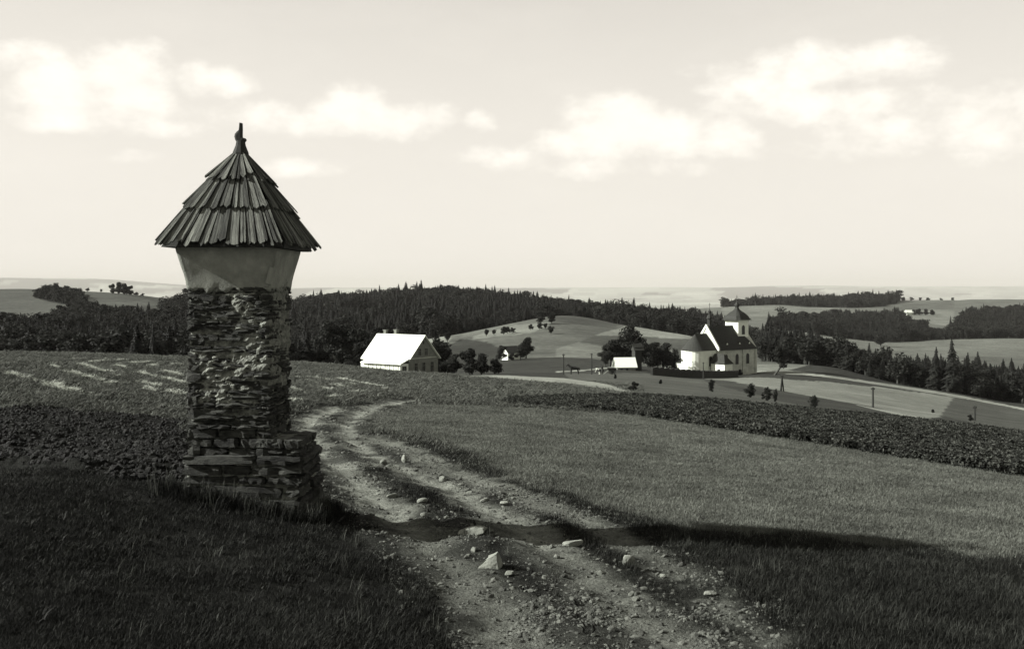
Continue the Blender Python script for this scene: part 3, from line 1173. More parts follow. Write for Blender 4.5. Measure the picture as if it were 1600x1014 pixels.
    for (yo, sc_) in ((-.034, .62), (-.022, .92), (0, 1.0), (.022, .92), (.034, .62)):
        m.v += [(cx + (x - cx) * sc_, yo, cz + (zz - cz) * (sc_ if abs(yo) > .03 else 1) if zz < 3.18 else zz) for x, zz in sp]
    for k in range(4):
        for i in range(n):
            m.f.append((k * n + i, k * n + (i + 1) % n, (k + 1) * n + (i + 1) % n, (k + 1) * n + i))
    m.f += [tuple(range(n))[::-1], tuple(4 * n + i for i in range(n))]
    m.build('carved_spike', 'old_wood', fin)
    return t


build_shrine()

# ------------------------------------------------------------------ buildings
def slab_roof(parent, name, mat, L_, W, zE, rise, over=.4, th=.16, gable_over=.35, hip0=0.0, hip1=0.0, parts=None):
    """pitched roof along x from 0 to L_, ridge over y=0; hips shorten the ridge"""
    m = MB()
    x0, x1 = -gable_over, L_ + gable_over
    hw = W / 2 + over
    ze = zE - rise * over / (W / 2)
    for s_ in (-1, 1):
        a, b = Vector((x0, s_ * hw, ze)), Vector((x1, s_ * hw, ze))
        c, d = Vector((x1 - hip1, 0, zE + rise)), Vector((x0 + hip0, 0, zE + rise))
        up = Vector((0, 0, th))
        m.add([a, b, c, d, a + up, b + up, c + up, d + up], [(0, 1, 2, 3), (4, 5, 6, 7), (0, 1, 5, 4), (1, 2, 6, 5), (2, 3, 7, 6), (3, 0, 4, 7)])
    for (xa, h, s_) in ((x0, hip0, 1), (x1, hip1, -1)):
        if h:
            a, b, c = Vector((xa, -hw, ze)), Vector((xa, hw, ze)), Vector((xa + s_ * h, 0, zE + rise))
            up = Vector((0, 0, th))
            m.add([a, b, c, a + up, b + up, c + up], [(0, 1, 2), (3, 4, 5), (0, 1, 4, 3), (1, 2, 5, 4), (2, 0, 3, 5)])
    return m.build(name, mat, parent)


def window(parent, c, w, h, ang, arch=False, frame='pale_wood', glass='glass', name='window'):
    """window set in a wall whose outward normal points along ang (in the thing's own axes)"""
    o = bpy.data.objects.new(name, None)
    m = MB()
    fw = .09
    poly_o = [(-w / 2 - fw, -h / 2 - fw), (w / 2 + fw, -h / 2 - fw)]
    poly_i = [(-w / 2, -h / 2), (w / 2, -h / 2)]
    if arch:
        for k in range(7):
            a = math.pi * k / 6
            poly_o.append(((w / 2 + fw) * math.cos(a), h / 2 - w / 2 + (w / 2 + fw) * math.sin(a)))
            poly_i.append((w / 2 * math.cos(a), h / 2 - w / 2 + w / 2 * math.sin(a)))
    else:
        poly_o += [(w / 2 + fw, h / 2 + fw), (-w / 2 - fw, h / 2 + fw)]
        poly_i += [(w / 2, h / 2), (-w / 2, h / 2)]
    n = len(poly_o)
    vs = [(x, 0, z) for x, z in poly_o] + [(x, 0, z) for x, z in poly_i] + [(x, .06, z) for x, z in poly_o] + [(x, .06, z) for x, z in poly_i]
    fs = []
    for i in range(n):
        j = (i + 1) % n
        fs += [(i, j, n + j, n + i), (2 * n + i, 2 * n + j, 3 * n + j, 3 * n + i), (i, j, 2 * n + j, 2 * n + i), (n + i, n + j, 3 * n + j, 3 * n + i)]
    m.add(vs, fs)
    fo = m.build(name, frame, parent)
    g = MB()
    g.prism(poly_i, .02)
    go = g.build('pane', glass, fo)
    go.location = (0, .03, 0)
    if not arch and w > .5:
        b = MB()
        b.box((0, .022, 0), (.05, .02, h))
        b.box((0, .022, h * .18), (w, .016, .05))
        b.build('glazing_bar', frame, fo)
    fo.location = c
    fo.rotation_euler = (0, 0, ang + math.pi / 2)
    bpy.data.objects.remove(o)
    return fo


def gable_body(parent, name, mat, L_, W, zE, rise, z0=-1.0, x0=0.0):
    m = MB()
    poly = [(-W / 2, z0), (W / 2, z0), (W / 2, zE), (0, zE + rise), (-W / 2, zE)]
    m.prism(poly, L_, Matrix(((0, 1, 0), (1, 0, 0), (0, 0, 1))))
    o = m.build(name, mat, parent)
    o.location.x = x0
    return o


def build_house():
    # own axes: x runs along the ridge away from the gable, y < 0 is the long side to the right rear, y > 0 the sunny eaves
    corner = at(639, 170)
    ax = R(145)
    W, L_ = 7.6, 10.2
    dirx = Vector((math.cos(ax), math.sin(ax), 0))
    diry = Vector((-math.sin(ax), math.cos(ax), 0))
    org = corner - diry * (W / 2)
    zb = EYE - (587 - HOR) / F * 170
    t = thing('farmhouse', 'farmhouse with a large white roof and grey gable, half hidden behind the hay field', 'house', (org.x, org.y, zb), ax)
    zE, rise = 2.75, 3.7
    gable_body(t, 'wall', 'grey_wall', L_, W, zE, rise)
    slab_roof(t, 'roof', 'white_roof', L_, W, zE, rise, over=.35, gable_over=.4)
    # lean-to along the sunny side, roof carried on down
    m = MB()
    m.box((L_ / 2 - .6, W / 2 + 1.05, .5), (L_ - 1.4, 2.1, 3.0))
    m.build('lean_to_wall', 'whitewash', t)
    m = MB()
    vs = [(-.4, W / 2 + .3, zE - .02), (L_ - 1.6, W / 2 + .3, zE - .02), (L_ - 1.6, W / 2 + 2.55, 1.95), (-.4, W / 2 + 2.55, 1.95)]
    m.add([*vs, *[(x, y, z + .14) for x, y, z in vs]], [(0, 1, 2, 3), (4, 5, 6, 7), (0, 1, 5, 4), (1, 2, 6, 5), (2, 3, 7, 6), (3, 0, 4, 7)])
    m.build('lean_to_roof', 'white_roof', t)
    for y in (-2.2, .0, 2.0):
        window(t, (-.05, y, 1.15), .75, 1.65, math.pi)
    for y in (-.65, 1.05):
        window(t, (-.05, y, 3.75), .7, 1.15, math.pi)
    window(t, (-.05, 0.1, 5.35), .5, .6, math.pi)
    window(t, (.05, W / 2 + 1.05, 1.0), .9, 1.1, math.pi, name='doorway')
    for x in (1.0, 2.9, 4.8, 6.6):
        window(t, (x, W / 2 + 2.12, 1.2), .9, 1.15, math.pi / 2, False, 'old_wood')
    m = MB()
    m.box((-.03, 0, zE + .02), (.08, W - .1, .14))
    m.build('string_course', 'lime_wall', t)
    for (x, h) in ((6.4, 1.15), (8.8, .95)):
        m = MB()
        m.box((x, -.25, zE + rise + .25), (.55, .55, h))
        ch = m.build('chimney', 'grey_wall', t)
        m = MB()
        m.box((x, -.25, zE + rise + .25 + h / 2 + .06), (.75, .75, .12))
        m.build('chimney_cap', 'grey_wall', ch)
    return t


def build_church():
    ax = R(39)
    dx, dy = Vector((math.cos(ax), math.sin(ax), 0)), Vector((-math.sin(ax), math.cos(ax), 0))
    W, L_ = 9.4, 17.5
    sx = (1123 - 800) / F * 300
    corner = Vector((sx, 300, 0))              # south-east corner of the nave
    zb = EYE - (589 - HOR) / F * 300
    org = corner + dy * (W / 2)
    t = thing('church', 'whitewashed church with round sunlit apse, dark roofs and domed tower', 'church', (org.x, org.y, zb), ax)
    zE, rise = 8.3, 6.3
    gable_body(t, 'nave_wall', 'lime_wall', L_, W, zE, rise - .2, -3)
    slab_roof(t, 'nave_roof', 'dark_roof', L_ - .35, W, zE, rise, over=.45, gable_over=.0, hip1=5.0).location.x = .35
    # east gable coping standing above the roofs
    m = MB()
    hw = W / 2 + .25
    m.prism([(-hw, zE - .6), (-hw, zE + .2), (0, zE + rise + .75), (hw, zE + .2), (hw, zE - .6), (hw - .55, zE - .6), (0, zE + rise - .1), (-hw + .55, zE - .6)], .5, Matrix(((0, 1, 0), (1, 0, 0), (0, 0, 1))))
    m.build('gable_coping', 'whitewash', t).location.x = -.2
    # choir with rounded apse to the east (x < 0)
    cw, cl = 7.6, 5.6
    m = MB()
    pts = [(0, -cw / 2), (0, cw / 2), (-cl, cw / 2)]
    for k in range(1, 12):
        a = math.pi / 2 + math.pi * k / 12
        pts.append((-cl + 3.4 * math.cos(a), cw / 2 * math.sin(a)))
    pts.append((-cl, -cw / 2))
    n = len(pts)
    m.add([(x, y, -3) for x, y in pts] + [(x, y, 7.9) for x, y in pts], [(i, (i + 1) % n, (i + 1) % n + n, i + n) for i in range(n)] + [tuple(range(n, 2 * n))])
    m.build('choir_wall', 'whitewash', t)
    m = MB()
    ov = 1.07
    ring = [(x if x == 0 else -cl + (x + cl) * ov if x < -cl else x, y * ov, 7.8) for x, y in pts]
    vs = ring + [(0, 0, 12.6), (-cl + .6, 0, 12.6)]
    fs = [(1, 2, n + 1, n), (n - 1, 0, n, n + 1), (0, 1, n)] + [(i, i + 1, n + 1) for i in range(2, n - 1)] + [tuple(range(n))]
    m.add(vs, fs)
    m.build('choir_roof', 'dark_roof', t)
    m = MB()
    m.add([(x * 1.005 if x < -cl else x, y * 1.02, z) for x, y in pts for z in (7.45, 7.8)], [(2 * i, 2 * i + 1, (2 * i + 3) % (2 * n), (2 * i + 2) % (2 * n)) for i in range(n)])
    m.build('cornice', 'whitewash', t)
    # nave windows, south side (y = -W/2)
    for x in (3.4, 8.4, 13.4):
        window(t, (x, -W / 2 - .05, 4.9), 1.3, 3.0, -math.pi / 2, True, 'grey_wall')
    m = MB()
    m.box((11.2, -W / 2 - .12, 3.4), (.5, .3, 9.0))
    m.build('pilaster', 'lime_wall', t)
    m = MB()
    m.box((17.15, -W / 2 - .12, 3.4), (.7, .3, 9.0))
    m.build('pilaster', 'lime_wall', t)
    window(t, (-2.6, -cw / 2 - .05, 4.7), 1.2, 2.8, -math.pi / 2, True, 'grey_wall')
    for (x, s_) in ((4.6, 1), (10.4, 1), (15.0, .8)):
        m = MB()
        m.prism([(-.55, 0), (.55, 0), (0, .8)], 1.4)
        o = m.build('roof_dormer', 'dark_roof', t)
        o.location = (x, -W / 2 + .6, zE + .9)
        m = MB()
        m.prism([(-.40, .05), (.40, .05), (0, .62)], .04)
        m.build('dormer_front', 'whitewash', o).location = (0, -.05, 0)
    # sanctus turret on the ridge, just behind the gable
    m = MB()
    m.lathe([(.0, 0), (1.1, 0), (.75, .7), (.62, 1.1), (.62, 2.6), (.95, 2.75), (.9, 3.1), (.62, 3.7), (.3, 4.0), (.3, 4.5), (.5, 4.8), (.3, 5.15), (.07, 5.5), (.05, 6.2), (0, 6.2)], 8)
    tr = m.build('ridge_turret', 'tin', t, False)
    tr.location = (1.5, 0, zE + rise - .4)
    m = MB()
    m.box((0, 0, 6.75), (.09, .09, 1.3))
    m.box((0, 0, 6.95), (.09, .65, .09))
    m.build('cross', 'tin', tr)
    # west tower rising through the roof
    s_ = 4.9
    tx = L_ - 3.3
    tow = MB()
    tow.box((tx, 0, 8.0), (s_, s_, 16.6))
    to = tow.build('tower', 'whitewash', t)
    m = MB()
    m.box((tx, 0, 16.2), (s_ + .45, s_ + .45, .35))
    m.build('tower_cornice', 'whitewash', to)
    window(to, (tx, -s_ / 2 - .05, 13.4), 1.3, 2.7, -math.pi / 2, True, 'grey_wall')
    window(to, (tx - s_ / 2 - .05, 0, 13.4), 1.3, 2.7, math.pi, True, 'grey_wall')
    # squared onion dome
    m = MB()
    prof = [(3.35, 0.0), (3.15, .25), (2.8, .75), (2.6, 1.4), (2.15, 2.1), (1.6, 2.8), (1.0, 3.4), (.6, 4.0), (.42, 4.7), (.55, 5.2), (.62, 5.7), (.4, 6.2), (.15, 6.7), (.07, 7.4)]
    for (r, z) in prof:
        c = min(.30 * r, .9)
        q = r * 1.08
        for (x, y) in ((-q, -q + c), (-q + c, -q), (q - c, -q), (q, -q + c), (q, q - c), (q - c, q), (-q + c, q), (-q, q - c)):
            m.v.append((tx + x, y, 16.38 + z * .80))
    for k in range(len(prof) - 1):
        for i in range(8):
            m.f.append((k * 8 + i, k * 8 + (i + 1) % 8, (k + 1) * 8 + (i + 1) % 8, (k + 1) * 8 + i))
    m.f.append(tuple(range(8)))
    dm = m.build('tower_dome', 'tin', to)
    m = MB()
    m.box((tx, 0, 22.9), (.1, .1, 1.9))
    m.box((tx, 0, 23.2), (.1, .85, .1))
    m.build('cross', 'tin', dm)
    # sacristy in front of the choir
    m = MB()
    m.box((-1.3, -W / 2 - 2.2, 1.0), (3.6, 5.0, 6.4))
    sc_ = m.build('sacristy', 'whitewash', t)
    m = MB()
    a, b, c0, d0 = -3.4, .8, -W / 2 - 5.0, -W / 2 + .5
    m.add([(a, c0, 4.1), (b, c0, 4.1), (b, d0, 4.1), (a, d0, 4.1), (-1.3, c0 + 2.0, 6.9), (-1.3, d0, 6.9)], [(0, 1, 4), (1, 2, 5, 4), (0, 4, 5, 3), (2, 3, 5), (0, 3, 2, 1)])
    m.build('sacristy_roof', 'dark_roof', sc_)
    window(sc_, (-3.15, -W / 2 - 2.6, 1.9), .9, 1.3, math.pi, False, 'grey_wall')
    window(sc_, (-1.3, -W / 2 - 4.75, 1.6), .9, 1.3, -math.pi / 2, False, 'grey_wall')
    # low annexe on the far side of the choir
    m = MB()
    m.box((-4.6, cw / 2 + 1.5, 1.0), (3.4, 3.4, 6.0))
    an = m.build('side_annexe', 'whitewash', t)
    m = MB()
    m.add([(-6.6, cw / 2 - .1, 5.6), (-2.7, cw / 2 - .1, 5.6), (-2.7, cw / 2 + 3.6, 4.0), (-6.6, cw / 2 + 3.6, 4.0), (-6.6, cw / 2 - .1, 3.9), (-2.7, cw / 2 - .1, 3.9), (-2.7, cw / 2 + 3.6, 3.9), (-6.6, cw / 2 + 3.6, 3.9)], [(0, 1, 2, 3), (4, 5, 6, 7), (0, 3, 7, 4), (1, 2, 6, 5), (2, 3, 7, 6)])
    m.build('annexe_roof', 'dark_roof', an)
    window(an, (-6.35, cw / 2 + 1.6, 1.8), .8, 1.2, math.pi, False, 'grey_wall')
    return t


def build_barn():
    ax = R(8)
    p = at(963, 268)
    zb = EYE - (585 - HOR) / F * 268
    # x along the ridge to the right, sunny slope towards the camera-left
    t = thing('stone_barn', 'low rubble barn with white roof beside the wooden belfry', 'barn', (p.x, p.y + 2.0, zb), ax)
    L_, W = 4.9, 4.0
    gable_body(t, 'wall', 'rubble', L_, W, 2.05, 2.1, -1.5)
    slab_roof(t, 'roof', 'white_roof', L_, W, 2.05, 2.1, over=.35, gable_over=.45)
    for x in (1.1, 2.6):
        window(t, (x, -W / 2 - .05, 1.1), .45, .7, -math.pi / 2, False, 'old_wood')
    return t


def build_belfry():
    p = at(996, 271)
    zb = EYE - (586 - HOR) / F * 271
    t = thing('wooden_belfry', 'slim dark boarded belfry with gabled cap beside the barn', 'belfry', (p.x, p.y + 1.5, zb), R(20))
    m = MB()
    m.box((0, 0, 2.8), (1.95, 1.9, 7.6))
    m.build('shaft', 'old_wood', t)
    m = MB()
    m.box((0, 0, 6.9), (2.25, 2.2, .9))
    m.build('bell_stage', 'old_wood', t)
    r = slab_roof(t, 'roof', 'dark_roof', 2.5, 2.4, 6.9, 1.25, over=.45, gable_over=.25, th=.1)
    r.location.x = -1.25
    m = MB()
    m.prism([(-1.15, 6.9), (1.15, 6.9), (0, 8.05)], 2.2, Matrix(((0, 1, 0), (1, 0, 0), (0, 0, 1))))
    m.build('gable_boards', 'old_wood', t).location.x = -1.1
    window(t, (0, -1.13, 6.9), .8, .6, -math.pi / 2, False, 'old_wood', name='sound_opening')
    return t


def cottage(px, py, dist, L_, W, zE, rise, ang, wall, roof, label, buried=1.5):
    p = at(px, dist)
    zb = EYE - (py - HOR) / F * dist
    t = thing('cottage', label, 'house', (p.x, p.y, min(zb, p.z + .3)), ang)
    gable_body(t, 'wall', wall, L_, W, zE, rise, -buried, -L_ / 2)
    r = slab_roof(t, 'roof', roof, L_, W, zE, rise, over=.4)
    r.location.x = -L_ / 2
    for x in (-L_ / 4, L_ / 4):
        window(t, (x, -W / 2 - .05, zE * .55), .8, 1.0, -math.pi / 2)
    window(t, (-L_ / 2 - .05, 0, zE * .55), .8, 1.0, math.pi)
    return t


build_house()
build_church()
build_barn()
build_belfry()
cottage(797, 562, 330, 4.6, 4.2, 2.6, 1.7, R(35), 'whitewash', 'dark_roof', 'small white cottage among trees in the dip below the middle fields')
cottage(1216, 529, 860, 15, 8, 3.0, 4.0, R(25), 'lime_wall', 'dark_roof', 'far dark roofed farm behind the wood right of the church')
cottage(1420, 481, 1560, 12, 8, 3.4, 3.6, R(15), 'whitewash', 'white_roof', 'tiny white farm at the edge of the distant right hill wood')
cottage(1052, 582, 330, 5.5, 4, 2.4, 1.8, R(50), 'grey_wall', 'dark_roof', 'low dark shed between the belfry trees and the church')


def build_wall():
    pts = [hit(1018, 586, 200, 330), hit(1060, 589, 200, 330), hit(1100, 590.5, 200, 330), hit(1152, 589, 200, 330)]
    t = thing('churchyard_wall', 'long low dark stone wall in front of the church and graves', 'wall', pts[0])
    prev = None
    for a, b in zip(pts[:-1], pts[1:]):
        d = b - a
        n = int(d.length / 3)
        for k in range(n):
            p, q = a + d * (k / n), a + d * ((k + 1) / n)
            mid = (p + q) / 2 - pts[0]
            gz = (z1(p.x, p.y) + z1(q.x, q.y)) / 2 - pts[0].z
            m = MB()
            w = (q - p).length
            m.box((0, 0, 0), (w + .02 * (k % 2), .55 + .02 * (k % 2), 2.5))
            o = m.build('wall_section', 'stone_wall', t)
            o.location = (mid.x, mid.y, gz + .35 + .03 * (k % 2))
            o.rotation_euler = (0, 0, math.atan2(d.y, d.x))
            m = MB()
            m.box((0, 0, 1.33), (w + .03 * (k % 2), .75, .14))
            m.build('coping', 'stone_wall', o)


build_wall()


def gravestone(px, py, dist, kind, h, label):
    p = at(px, dist)
    z = min(EYE - (py - HOR) / F * dist, p.z + .8)
    t = thing('gravestone', label, 'gravestone', (p.x, p.y, p.z), R(-40), 'gravestones behind the churchyard wall')
    m = MB()
    m.box((0, 0, .1), (.9, .6, 1.0))
    m.build('pedestal', 'whitewash', t)
    m = MB()
    if kind == 'cross':
        m.box((0, 0, .6 + h / 2), (.3, .22, h))
        m.box((0, 0, .6 + h * .68), (.95, .20, .28))
    else:
        w = .42
        poly = [(-w, 0), (w, 0), (w, h * .7)] + [(w * math.cos(a), h * .7 + h * .3 * math.sin(a)) for a in (.6, 1.1, math.pi / 2, 2.0, 2.5)] + [(-w, h * .7)]
        m.prism(poly, .26)
        m.v = [(x, y - .13, z_ + .58) for x, y, z_ in m.v]
    m.build('headstone', 'whitewash', t)


for i, (px, kind, h, lb) in enumerate([(1041, 'slab', 1.0, 'short round topped white gravestone, leftmost behind the churchyard wall'), (1047, 'slab', 2.0, 'tallest white gravestone standing near the church apse'),
                                       (1051.5, 'slab', 1.2, 'white gravestone right of the tallest one'), (1056, 'cross', 1.5, 'white cross gravestone nearest the church apse')]):
    gravestone(px, 583, 296, kind, h, lb)

# ------------------------------------------------------------------ poles, animals, people
def pole(px, py_base, py_top, label, dist0=60, frame=False):
    b = hit(px, py_base, dist0, 400)
    h = (py_base - py_top) / F * b.y
    t = thing('utility_pole', label, 'pole', b, 0, 'wooden poles crossing the fields')
    m = MB()
    if frame:
        m.tube([(-.28, 0, -.4), (0, 0, h)], [.12, .07], 6)
        m.tube([(.28, 0.02, -.4), (0.0, 0.08, h)], [.12, .07], 6)
        m.tube([(0, .5, -.4), (.02, .04, h * .98)], [.12, .07], 6)
        for f in (.3, .6):
            m.tube([(-.28 * (1 - f), 0, h * f), (.28 * (1 - f), .05, h * f)], [.05, .05], 5)
    else:
        m.tube([(0, 0, -.5), (0, 0, h)], [.13, .10], 6)
    m.build('post', 'old_wood', t)
    m = MB()
    m.tube([(-.22, 0, h - .25), (.22, 0, h - .25)], [.035, .035], 5)
    ca = m.build('crossarm', 'old_wood', t)
    for x in (-.18, .18):
        m = MB()
        m.lathe([(0, h - .23), (.04, h - .23), (.05, h - .15), (.02, h - .06), (0, h - .06)], 6, (x, 0, 0))
        m.build('insulator', 'glass', ca)


pole(880.5, 585, 553, 'thin pole standing just left of the dark horse', 100)
pole(924.5, 585, 552, 'thin pole between the horse and the bending person', 100)
pole(1099, 592, 566, 'short thin pole in front of the churchyard wall', 100)
pole(1222, 611, 586, 'broad footed tripod pole in the mown field right of the church', 120, True)
pole(1364, 639, 605, 'pole beside the pale path in the mown right hand field', 120)
pole(1523, 668, 634, 'pole at the right edge of the picture beyond the potato field', 120)


def skin_body(name, verts, edges, radii, mat, parent, sub=1):
    me = bpy.data.meshes.new(name)
    me.from_pydata(verts, edges, [])
    o = obj(name, me, mat, parent)
    sm = o.modifiers.new('skin', 'SKIN')
    sm.use_smooth_shade = True
    if not me.skin_vertices:
        me.skin_vertices.new()
    for i, r in enumerate(radii):
        rr_ = r if isinstance(r, tuple) else (r, r)
        me.skin_vertices[0].data[i].radius = rr_
    me.skin_vertices[0].data[0].use_root = True
    ss = o.modifiers.new('sub', 'SUBSURF')
    ss.levels = ss.render_levels = sub
    return o


def build_horse():
    b = hit(897, 585, 150, 300)
    t = thing('horse', 'dark horse standing side on near the thin pole', 'horse', b, R(5))
    v = [(-.1, 0, 1.12), (-.55, 0, 1.15), (.35, 0, 1.1), (.72, 0, 1.16), (-.85, 0, 1.45), (-1.05, 0, 1.72), (-1.2, 0, 1.62), (-1.42, 0, 1.42),
         (-.55, -.17, .95), (-.6, -.18, .5), (-.58, -.18, .04), (-.48, .17, .95), (-.42, .18, .5), (-.44, .18, .04),
         (.65, -.17, .95), (.58, -.18, .72), (.74, -.18, .42), (.70, -.18, .04), (.72, .17, .95), (.68, .18, .72), (.84, .18, .42), (.80, .18, .04), (.95, 0, 1.1), (1.0, 0, .6)]
    e = [(0, 1), (0, 2), (2, 3), (1, 4), (4, 5), (5, 6), (6, 7), (1, 8), (8, 9), (9, 10), (1, 11), (11, 12), (12, 13), (3, 14), (14, 15), (15, 16), (16, 17), (3, 18), (18, 19), (19, 20), (20, 21), (3, 22), (22, 23)]
    r = [.30, .30, .29, .30, .19, .14, .12, .08, .14, .075, .06, .14, .075, .06, .18, .13, .065, .06, .18, .13, .065, .06, .05, .06]
    skin_body('body', v, e, r, 'horse', t)
    for s_ in (-.07, .07):
        m = MB()
        m.lathe([(.05, 0), (.045, .08), (0, .2)], 5, (-1.05, s_, 1.82))
        m.build('ear', 'horse', t)


def build_person(px, py, dist, label, top, bend, face):
    b = hit(px, py, 150, 320)
    t = thing('person', label, 'person', b, face, 'people working beside the barn')
    hx, hz = (.55, 1.0) if bend else (.06, 1.42)
    v = [(0, 0, .88), (hx * .5, 0, (hz + .88) / 2 + .04), (hx, 0, hz), (hx + .12, 0, hz + .10), (hx + .22, 0, hz + .14),
         (0, -.1, .82), (.05, -.11, .46), (-.03, -.12, .05), (.12, -.12, .03), (0, .1, .82), (.10, .11, .46), (.04, .12, .05), (.18, .12, .03),
         (hx, -.2, hz), (hx + .1, -.22, hz - .28), (hx + .22, -.18, hz - .5), (hx + .27, -.16, hz - .58), (hx, .2, hz), (hx + .1, .22, hz - .28), (hx + .22, .18, hz - .5), (hx + .27, .16, hz - .58)]
    e = [(0, 1), (1, 2), (2, 3), (3, 4), (0, 5), (5, 6), (6, 7), (7, 8), (0, 9), (9, 10), (10, 11), (11, 12), (2, 13), (13, 14), (14, 15), (15, 16), (2, 17), (17, 18), (18, 19), (19, 20)]
    r = [.16, .16, .17, .07, .11, .10, .075, .055, .04, .10, .075, .055, .04, .07, .05, .04, .04, .07, .05, .04, .04]
    skin_body('body', v, e, r, top, t)
    m = MB()
    m.lathe([(.0, .52), (.26, .5), (.22, .9), (.17, 1.0), (0, 1.0)], 10)
    m.build('trousers', 'cloth_dark', t)
    m = MB()
    m.lathe([(.0, -.02), (.18, 0), (.12, .03), (.11, .12), (0, .14)], 10, (hx + .24, 0, hz + .22))
    m.build('hat', 'cloth_dark', t)


build_horse()
build_person(937, 585, 250, 'person in a white shirt bending forward left of the barn', 'cloth_white', True, R(170))
build_person(941.5, 584.5, 250, 'person in dark clothes close beside the white shirted one', 'cloth_dark', False, R(150))


def build_cart():
    b = hit(956, 585, 150, 320)
    t = thing('handcart', 'small dark two wheeled cart with a raised shaft left of the barn', 'cart', b, R(10))
    m = MB()
    m.box((0, 0, .75), (1.5, .9, .12))
    for y in (-.45, .45):
        m.box((0, y, 1.0), (1.5, .06, .45))
    m.box((.75, 0, 1.0), (.06, .9, .45))
    m.build('bed', 'old_wood', t)
    for y in (-.58, .58):
        m = MB()
        pr = [(.40, -.04), (.48, -.04), (.48, .04), (.40, .04), (.40, -.04)]
        m.lathe(pr, 14)
        for k in range(6):
            a = k * math.pi / 6
            m.box((0, 0, 0), (.84, .05, .05), Matrix.Rotation(a, 3, 'Z'))
        w = m.build('wheel', 'old_wood', t)
        w.location = (0.05, y, .48)
        w.rotation_euler = (math.pi / 2, 0, 0)
    m = MB()
    m.tube([(-.7, -.2, .75), (-1.6, -.1, .1)], [.05, .04], 5)
    m.tube([(-.7, .2, .75), (-1.6, .1, .1)], [.05, .04], 5)
    m.build('shaft', 'pale_wood', t)


build_cart()

# ------------------------------------------------------------------ vegetation meshes
def leaf_cloud(blobs, n, size, seed, flat=.55, droop=0.0):
    """many small leaf faces spread through and over clumps"""
    r = np.random.default_rng(seed)
    w = np.array([b[3] * b[4] * b[5] for b in blobs]) ** .67
    pick = r.choice(len(blobs), n, p=w / w.sum())
    B = np.array(blobs)[pick]
    d = r.normal(size=(n, 3))
    d /= np.linalg.norm(d, axis=1, keepdims=True)
    rad = r.uniform(.25, 1.0, n) ** .45
    rad *= 1 + .22 * np.sin(d[:, 0] * 5 + B[:, 0] * 9) * np.cos(d[:, 2] * 6 + B[:, 1] * 7)
    c = B[:, :3] + d * rad[:, None] * B[:, 3:6]
    nrm = d * .9 + r.normal(0, .55, (n, 3)) + np.array([0, 0, .35])
    nrm /= np.linalg.norm(nrm, axis=1, keepdims=True)
    t = np.cross(nrm, r.normal(size=(n, 3)))
    t /= np.linalg.norm(t, axis=1, keepdims=True)
    b = np.cross(nrm, t)
    s_ = size * r.uniform(.6, 1.35, (n, 1))
    k = r.uniform(.45, .8, (n, 1))
    V = np.stack([c - t * s_, c - b * s_ * k - nrm * s_ * .15, c + t * s_, c + b * s_ * k + nrm * s_ * .2], 1).reshape(-1, 3)
    Fq = np.arange(4 * n).reshape(-1, 4)
    return V, Fq


def crown_mesh(name, seed, n=1500, kind='round'):
    r = random.Random(seed)
    bl = []
    if kind == 'round':
        for i in range(14):
            a = r.uniform(0, 6.28)
            q = r.uniform(.05, .26)
            bl.append((q * math.cos(a), q * math.sin(a), r.uniform(.24, .88), r.uniform(.09, .19), r.uniform(.09, .19), r.uniform(.07, .14)))
        bl.append((0, 0, .55, .24, .24, .26))
    elif kind == 'tall':
        for i in range(22):
            a = r.uniform(0, 6.28)
            z = .08 + .84 * i / 21
            q = r.uniform(.02, .20) * (.4 + .8 * math.sin(math.pi * z))
            bl.append((q * math.cos(a), q * math.sin(a), z, r.uniform(.08, .15) * (.55 + .8 * math.sin(math.pi * z)), r.uniform(.08, .15) * (.55 + .8 * math.sin(math.pi * z)), r.uniform(.07, .13)))
    elif kind == 'bush':
        for i in range(9):
            a = r.uniform(0, 6.28)
            q = r.uniform(.0, .34)
            bl.append((q * math.cos(a), q * math.sin(a), r.uniform(.22, .8), r.uniform(.14, .26), r.uniform(.14, .26), r.uniform(.14, .24)))
    V, Fq = leaf_cloud(bl, n, (.023 if n > 1000 else .036) if kind != 'bush' else .04, seed)
    me = np_mesh(name, V, Fq, False)
    return me


def trunk_mesh(name, seed, lean=0.0, top=.7, rad=.03):
    r = random.Random(seed)
    m = MB()
    pts = [(lean * f + r.uniform(-.008, .008), r.uniform(-.008, .008), -.06 + f * (top + .06)) for f in (0, .25, .5, .75, 1)]
    m.tube(pts, [rad * 1.35, rad, rad * .82, rad * .6, rad * .3], 7)
    for k in range(6):
        a = k * 1.05 + r.uniform(-.4, .4)
        f = r.uniform(.4, .75)
        p = Vector((lean * f, 0, f * top))
        q = p + Vector((math.cos(a) * .12, math.sin(a) * .12, .10))
        e = q + Vector((math.cos(a) * .10, math.sin(a) * .10, .10))
        m.tube([p, q, e], [rad * .5, rad * .35, rad * .12], 5)
    return m.mesh(name)


